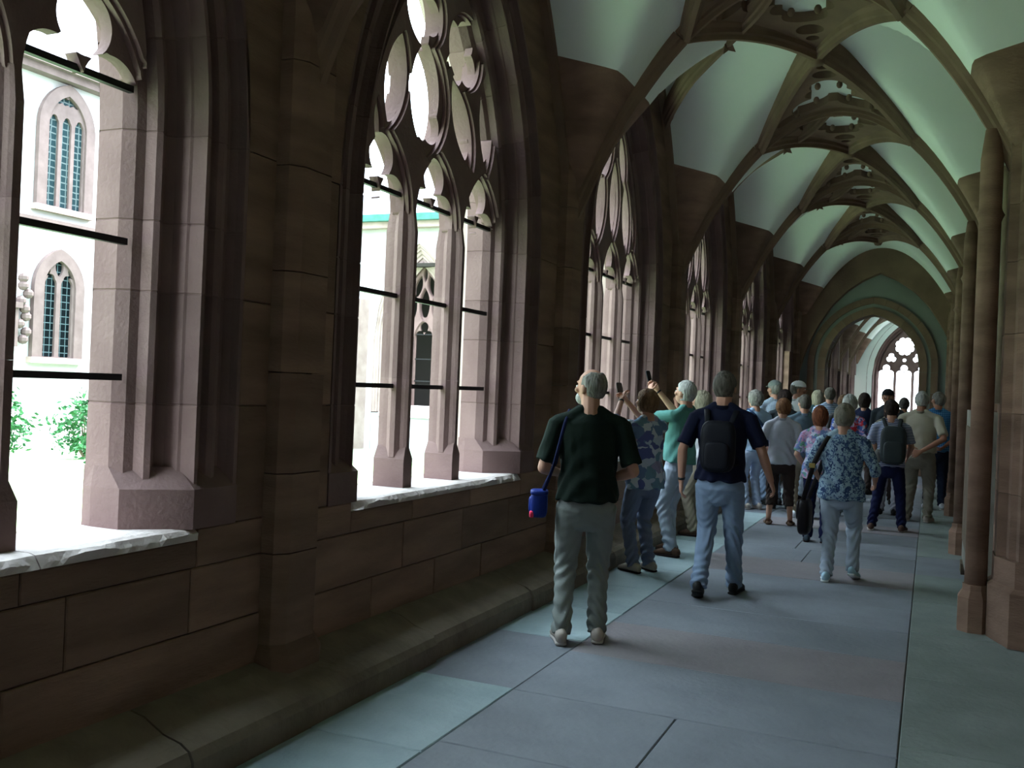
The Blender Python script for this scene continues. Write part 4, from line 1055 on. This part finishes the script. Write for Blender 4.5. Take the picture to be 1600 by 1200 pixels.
# 1 man in the dark T-shirt
p1=person('bearded balding man in a dark T-shirt, hands at his waist, standing nearest the camera',(-1.97,5.76),22,1.74,.0085,head=(42,4),lean=.02,shirt=dkgreen,trousers=greyj,hair=('bald',Hg),beard=Hw,skin=0,wide=1.12,belly=.05,
  arms={'L':((-.285,-.03,1.10),(-.17,.20,1.05)),'R':((.285,-.05,1.10),(.15,.18,1.03)),'Lh':((1,0,0),(0,0,1),.8),'Rh':((-1,0,0),(0,0,1),.8)},legs=((-.13,-.02,0),(.10,.06,0)),shoes=tan_shoe,hem=.90,belt=False)
# camera bag at his left hip, on a strap over the shoulder
r=p1[0]; g=MB().rbox((-.30,.02,.86),(.055,.075,.085),.45); g2=MB().rbox((-.335,.06,.85),(.032,.04,.055),.5); g3=MB().rbox((-.345,-.035,.80),(.014,.018,.022),.6); lid=MB().rbox((-.30,.02,.935),(.058,.078,.018),.5)
stp=MB().tube([(-.285,.045,.94),(-.20,.135,1.12),(-.155,.10,1.40),(-.13,.0,1.468),(-.16,-.085,1.38),(-.22,-.15,1.12),(-.275,-.02,.94)],[(.010,.004)]*7,side=(1,0,0),n=6)
held('camera_bag','blue padded camera bag with pink tag at the left hip of the nearest man','bag',r,(-.30,.02,.78),[('body',g,cloth('royal_blue_nylon',(.010,.025,.16),.45),True),('front_pocket',g2,cloth('royal_blue_nylon',(0,0,0)),True),('tag',g3,cloth('pink_tag',(.75,.05,.12)),True),('lid',lid,cloth('royal_blue_nylon',(0,0,0)),True),('strap',stp,cloth('navy_webbing',(.008,.012,.045)),True)])
# 2 woman in the floral blouse taking a photograph
p2=person('brown-haired woman in a blue floral blouse, both arms raised to photograph',(-2.30,8.30),52,1.62,.009,head=(10,14),shirt=floral1,trousers=slate if False else cloth('blue_grey_trousers',(.15,.18,.26)),hair=('full',Hb),female=True,wide=1.12,sleeve='half',hem=.80,
  arms={'L':((-.24,.22,1.38),(-.06,.36,1.64)),'R':((.22,.26,1.38),(.02,.38,1.62)),'Lh':((1,0,0),(0,-1,.3),.7),'Rh':((-1,0,0),(0,-1,.3),.7)},shoes=(cloth('pale_court_shoe',(.35,.30,.26)),cloth('dark_sole',(.03,.02,.02))),watch='L')
s2=p2[0]['_s']
def phone(root,c,s,label,m,yawl=0,tilt=20):
    o=empty('camera_phone',at(root,(c[0]*s,c[1]*s,c[2]*s))); o.rotation_euler=(R(-tilt),0,root.rotation_euler[2]+R(yawl)); tag(o,label,'phone')
    b=MB().rbox((0,0,0),(.033,.006,.062),.35,n=20,m=8); b.build('body',m,o,True)
    MB().box(-.028,.028,.0055,.0068,-.05,.05).build('screen',DARKM,o); MB().lathe([(.006,0),(.006,.002)],.015,.04,8).build('lens',DARKM,o,False,(0,-.008,0)); return o
phone(p2[0],(-.02,.46,1.745),s2,'silver camera phone held up by the woman in the floral blouse',cloth('silver_plastic',(.10,.09,.09),.4))
# 3 man in the mint polo
p3=person('white-haired man in a mint green polo shirt leaning back with a raised phone',(-2.25,9.33),66,1.73,.010,head=(0,12),lean=-.10,shirt=mint,trousers=palej,hair=('short',Hw),collar=mint,wide=1.0,belly=.05,hem=.93,
  arms={'L':((-.22,.20,1.36),(-.07,.34,1.62)),'R':((.22,.20,1.38),(.06,.36,1.64)),'Lh':((1,0,0),(0,-1,.3),.8),'Rh':((-1,0,0),(0,-1,.3),.8)},legs=((-.10,-.02,0),(.10,.16,0)),shoes=brown_shoe,watch='R')
phone(p3[0],(0,.43,1.775),p3[0]['_s'],'black phone held up by the man in the mint polo shirt',cloth('black_phone_shell',(.012,.014,.02),.35))
# 4 woman with raised arm behind the walker
p4=person('ash-blond woman in a white top with raised hands, half hidden behind the walking man',(-2.36,10.8),75,1.63,.011,head=(0,12),shirt=whitec,trousers=beige,hair=('bob',Hl),female=True,
  arms={'L':((-.24,.20,1.38),(-.08,.32,1.60)),'R':((.24,.16,1.34),(.07,.30,1.60)),'Lh':((1,0,0),(0,-1,.3),.7),'Rh':((-1,0,0),(0,-1,.3),.7)},shoes=brown_shoe)
# 5 the walking man
p5=person('grey-haired man in a navy polo and light jeans striding down the middle of the passage',(-1.50,7.60),2,1.79,.0085,head=(-4,-2),lean=.03,shirt=navy,trousers=jeans,hair=('short',Hdg),skin=0,wide=1.10,belly=.03,hem=.90,collar=navy,
  arms={'L':((-.29,-.05,1.13),(-.30,.0,.88)),'R':((.31,-.03,1.14),(.37,.08,.92)),'Lh':((1,.3,0),(0,1,0),.5),'Rh':((-1,0,-.4),(0,1,0),.5)},legs=((-.10,-.20,.05),(.10,.26,0)),shoes=None,watch='L')
r=p5[0]
bk=MB().rbox((0,-.175,1.20),(.135,.065,.20),.5,n=22,m=14); bp=MB().rbox((0,-.235,1.13),(.10,.03,.11),.5)
ss=[MB().tube([(q*.09,-.15,1.38),(q*.115,-.06,1.478),(q*.12,.06,1.46),(q*.13,.132,1.32),(q*.14,.125,1.18),(q*.15,0,1.08),(q*.11,-.14,1.05)],[(.022,.006)]*7,side=(1,0,0),n=8) for q in (-1,1)]
held('backpack','small black backpack worn by the striding man in navy','backpack',r,(0,-.175,1.0),[('body',bk,cloth('black_nylon',(.010,.011,.016),.5),True),('front_pocket',bp,cloth('black_nylon',(0,0,0)),True),('strap',ss[0],cloth('black_nylon',(0,0,0)),True),('strap',ss[1],cloth('black_nylon',(0,0,0)),True)])
# 6.. the group further on
person('man in a grey-green cap and pale blue checked shirt by the window wall',(-2.12,14.6),35,1.85,.015,head=(10,0),shirt=check1,trousers=jeans,hair=('short',Hg),cap=(cloth('grey_green_cap',(.18,.21,.20)),True),wide=1.15,sleeve='short',collar=check1,far=True)
p7=person('curly grey-haired person in a pale blue shirt with a blue sling bag, pale jeans',(-2.27,13.83),38,1.67,.013,head=(18,0),shirt=sky,trousers=cloth('faded_blue_jeans',(.38,.46,.62)),hair=('curly',Hg),wide=1.08,shoes=tan_shoe)
r=p7[0]; 
held('sling_bag','dark blue sling bag on the back of the curly grey-haired person','bag',r,(.08,-.18,.95),[('body',MB().rbox((.10,-.17,1.04),(.11,.05,.14),.5),cloth('dark_blue_nylon',(.03,.06,.14),.5),True),('strap',MB().tube([(.12,-.15,1.12),(.02,-.138,1.22),(-.08,-.125,1.34),(-.125,-.02,1.42),(-.09,.115,1.34),(.04,.145,1.18),(.17,.07,1.0),(.16,-.12,1.0)],[(.022,.005)]*8,n=8),cloth('dark_blue_nylon',(0,0,0)),True)])
p8=person('short woman with reddish-brown hair in a pale T-shirt, dark cropped trousers and sandals',(-1.70,12.42),8,1.58,.012,head=(32,0),shirt=lilac,trousers=darkb,hair=('full',Hbr),female=True,wide=1.12,glasses=True,leglen=.80,shoes=sandal,sandals=True,hem=.84,collar=lilac,
  arms={'L':((-.29,-.02,1.12),(-.18,.20,1.02)),'R':((.28,-.02,1.12),(.17,.18,1.0))},legs=((-.14,0,0),(.15,.02,0)))
person('person in a brown-grey hat and dark jacket between the two caps',(-1.93,14.2),10,1.70,.015,head=(10,0),shirt=cloth('dark_jacket',(.04,.05,.06)),trousers=darkb,hair=('bob',Hd),cap=(cloth('brown_grey_hat',(.14,.12,.11)),False),sleeve='long',far=True)
person('tall man in a white cap looking round to the right, white shirt',(-1.93,15.6),-35,1.87,.013,head=(-40,0),shirt=whitec,trousers=palej,hair=('short',Hdg),cap=(cloth('white_cap',(.74,.76,.80)),False),skin=1,collar=whitec)
p11=person('man with thinning brown hair in a slate shirt beside the woman in the pale T-shirt',(-1.55,13.35),12,1.65,.013,head=(20,0),shirt=slate,trousers=beige,hair=('short',Hdg),wide=1.1,belly=.04,shoes=white_shoe,collar=sky,legs=((-.10,0,0),(.12,-.05,0)))
p12=person('short woman with an auburn bob in a pink and green floral top and navy trousers',(-1.13,11.2),0,1.51,.012,head=(8,0),shirt=floral3,trousers=navyj,hair=('bob',Hr),female=True,wide=1.08,hem=.82,shoes=(cloth('dark_trainer',(.05,.07,.09)),cloth('dark_sole',(0,0,0))),
  arms={'L':((-.27,-.02,1.12),(-.20,.14,.98)),'R':((.26,0,1.12),(.20,.14,1.0))})
person('bald man in a blue striped polo shirt in front of the far pier',(-1.57,17.0),10,1.80,.015,head=(8,0),shirt=polo_st,trousers=beige,hair=('short',Hdg),collar=sky,far=True,wide=1.1)
person('long-haired woman in dark clothes left of the striped polo shirt',(-1.86,17.9),15,1.74,.016,head=(15,0),shirt=cloth('dark_teal_top',(.03,.06,.07)),trousers=darkb,hair=('long',Hl),female=True,far=True)
# the woman in blue walking away in the middle
p15=person('short grey-haired woman in a blue and white patterned top, pale trousers, walking away',(-.70,8.95),-3,1.56,.0095,head=(6,0),shirt=floral2,trousers=palej,hair=('full',hairmat('grey_brown_hair',(.20,.18,.14),(.33,.30,.25))),female=True,wide=1.18,sleeve='half',hem=.80,shoes=blue_shoe,
  arms={'L':((-.30,-.02,1.13),(-.26,.14,1.02)),'R':((.31,-.02,1.12),(.30,.12,1.0))},legs=((-.10,-.08,0),(.12,.10,.04)),side=0)
r=p15[0]; s=p15[0]['_s']
held('shoulder_bag','black shoulder bag hanging at the left side of the woman in the blue patterned top','bag',r,(-.30,-.02,.40),[('body',MB().rbox((-.30,-.01,.54),(.055,.13,.16),.5,n=20,m=12),cloth('black_leather',(.012,.010,.012),.4),True),('flap',MB().rbox((-.345,-.01,.60),(.02,.12,.09),.5),cloth('black_leather',(0,0,0)),True),
 ('strap',MB().tube([(-.31,-.08,.68),(-.262,-.138,.86),(-.222,-.142,1.02),(-.165,-.132,1.16),(-.115,-.085,1.265),(-.115,.03,1.285),(-.165,.135,1.12),(-.215,.165,.95),(-.29,.10,.70)],[(.021,.006)]*9,side=(1,0,0),n=8),cloth('black_leather',(0,0,0)),True),('buckle',MB().box(-.222-.035,-.222+.015,-.160,-.150,.99,1.03),M['gilt'],False)])
person('woman with white curly hair in a red and blue floral blouse',(-1.02,13.9),-4,1.66,.013,head=(-6,0),shirt=floral4,trousers=palej,hair=('curly',Hw),female=True,wide=1.1)
person('small brown-haired person mostly hidden behind the white-curled woman',(-1.28,16.2),5,1.67,.016,shirt=cloth('grey_top',(.12,.12,.13)),trousers=darkb,hair=('full',Hb),far=True)
person('dark-haired woman with a hair clip, navy jacket, beyond the white curls',(-1.05,17.5),-5,1.72,.016,shirt=cloth('navy_jacket',(.015,.02,.05)),trousers=darkb,hair=('bob',Hd),female=True,sleeve='long',far=True)
p20=person('dark-haired person in a navy and white striped top and dark jeans, legs apart',(-.44,12.75),-4,1.62,.012,head=(0,0),shirt=stripes,trousers=navyj,hair=('short',Hd),wide=1.05,hem=.86,shoes=(cloth('dark_shoe_w',(.10,.06,.05)),cloth('pale_sole',(0,0,0))),legs=((-.20,-.02,0),(.17,.04,0)),side=0,
  arms={'L':((-.27,-.03,1.12),(-.22,.12,.95)),'R':((.26,0,1.14),(.2,.16,1.0))})
r=p20[0]; dg=cloth('dark_grey_nylon',(.035,.045,.048),.55)
held('backpack','dark grey rounded backpack on the person in the striped top','backpack',r,(.05,-.19,.80),[('body',MB().rbox((.05,-.19,1.07),(.15,.085,.235),.5,n=24,m=14),dg,True),('front_pocket',MB().rbox((.06,-.272,.99),(.115,.035,.13),.5),dg,True),('side_bottle_pocket',MB().rbox((-.12,-.17,.93),(.04,.05,.08),.6),cloth('mesh_grey',(.18,.18,.18)),True),
 ('strap',MB().tube([(-.04,-.14,1.28),(-.09,-.05,1.39),(-.10,.08,1.33),(-.11,.125,1.16),(-.14,.0,1.0),(-.08,-.13,.92)],[(.024,.006)]*6,n=8),dg,True),('strap',MB().tube([(.11,-.14,1.28),(.11,-.05,1.39),(.11,.08,1.33),(.12,.125,1.16),(.15,.0,1.0),(.15,-.13,.92)],[(.024,.006)]*6,n=8),dg,True)])
person('long dark-haired woman in a taupe blouse behind the grey backpack',(-.52,14.6),-8,1.62,.013,head=(-5,0),shirt=taupe,trousers=cloth('pale_grey_trousers',(.30,.30,.34)),hair=('long',Hd),female=True,hem=.84)
person('man in a dark cap facing back against the bright end window',(-.62,16.2),170,1.80,.013,head=(15,0),shirt=cloth('dark_jacket',(0,0,0)),trousers=darkb,hair=('short',Hd),cap=(cloth('black_cap',(.02,.02,.025)),True),skin=1,sleeve='long')
p23=person('white-haired man in a cream polo shirt with both hands clasped behind his back',(-.12,14.05),-10,1.76,.012,head=(8,0),shirt=creamc,trousers=taupe,hair=('short',Hw),collar=creamc,wide=1.2,belly=.05,skin=1,
  arms={'L':((-.32,-.14,1.13),(-.08,-.24,.98)),'R':((.32,-.14,1.13),(.06,-.25,.95)),'Lh':((0,1,0),(0,0,1),.9),'Rh':((0,1,0),(0,0,1),.9)},shoes=(tan_shoe),legs=((-.13,.0,0),(.12,.03,0)),hem=.93)
person('man in a bright blue checked shirt and dark jeans standing nearest the right wall',(.10,15.9),5,1.78,.013,head=(28,0),shirt=check2,trousers=cloth('dark_jeans',(.015,.022,.04)),hair=('short',Hg),collar=check2,wide=1.15,skin=1,shoes=white_shoe,
  arms={'L':((-.30,-.06,1.12),(-.12,-.20,.98)),'R':((.30,-.06,1.12),(.10,-.20,.96))})
person('person in a teal shirt just visible behind the cream polo shirt',(-.42,17.6),0,1.68,.016,shirt=teal,trousers=darkb,hair=('short',Hdg),far=True)
# ================================================================ monuments on the right wall
def monument(y0,y1,z0,z1,label,depth=.16,slab=True,seed=1):
    r=random.Random(seed); yc=(y0+y1)/2; o=empty('wall_monument',(XR,yc,z0)); tag(o,label,'monument','carved monuments along the right wall')
    H=z1-z0; w=(y1-y0)/2
    L=lambda: MB()
    b=MB().box(-depth*.5,-.002,-w,w,0,H*.86); b.build('back_panel',M['monument_dark'],o)
    c=MB()
    for s in (-1,1): c.lathe([(.05,0),(.05,.08),(.038,.12),(.034,H*.70),(.05,H*.74),(.055,H*.78)],-depth*.8,s*(w-.07),10)
    c.build('colonnette',M['monument_dark'],o,True)
    c=MB().box(-depth,-.002,-w-.04,w+.04,H*.78,H*.82).box(-depth-.05,-.002,-w-.08,w+.08,H*.82,H*.86).build('cornice',M['monument'],o)
    f=MB(); 
    f.ell((-depth*.55,0,H*.60),(.06,.07,.09)).ell((-depth*.5,0,H*.44),(.07,.15,.16)).ell((-depth*.5,0,H*.22),(.06,.13,.26)); f.ell((-depth*.6,-.14,H*.40),(.04,.04,.13)).ell((-depth*.6,.14,H*.40),(.04,.04,.13))
    f.build('relief_figure',M['monument'],o,True)
    t=MB()
    for i in range(9):
        u=(i-4)/4; t.ell((-depth*.5,u*w*.8,H*.88+.14*(1-u*u)*(1+.3*r.random())),(.05,.07,.08),n=8,m=6)
    t.tube([(-depth*.5,0,H*.9),(-depth*.8,.02,H*1.0),(-depth*.5,-.03,H*1.03)],[.05,.04,.02]); t.build('crest',M['monument_dark'],o,True)
    return o
monument(8.35,10.7,1.62,4.0,'large carved monument with cornice above the pale grave slab')
monument(12.3,14.4,.4,3.6,'tall dark carved monument beyond the second pier',seed=2)
monument(16.0,18.0,.4,3.5,'gilt-corniced dark monument beyond the third pier',seed=3)
g=empty('grave_slab',(XR-.22,9.3,0)); tag(g,'tall pale grave slab leaning against the right wall beyond the round shaft','slab')
v=MB().prism([(-.07,-1.25),(-.055,-1.27),(.06,-1.27),(.06,1.25),(-.055,1.25),(-.07,1.23)],.10,1.55); v.build('slab',M['monument'],g)
MB().box(-.08,-.0695,-1.05,1.05,.3,1.4).build('inscription_field',M['monument_dark'],g)
MB().box(-.09,.19,-1.0,-.7,0,.10).box(-.09,.19,.7,1.0,0,.10).build('foot_block',M['monument_dark'],g)
k=MB().box(-.004,.0,-.04,.04,0,.12).build('wall_card',M['card'],None,False,(XR-.24,8.9,1.60)); tag(k,'small white card standing on top of the pale grave slab','card')
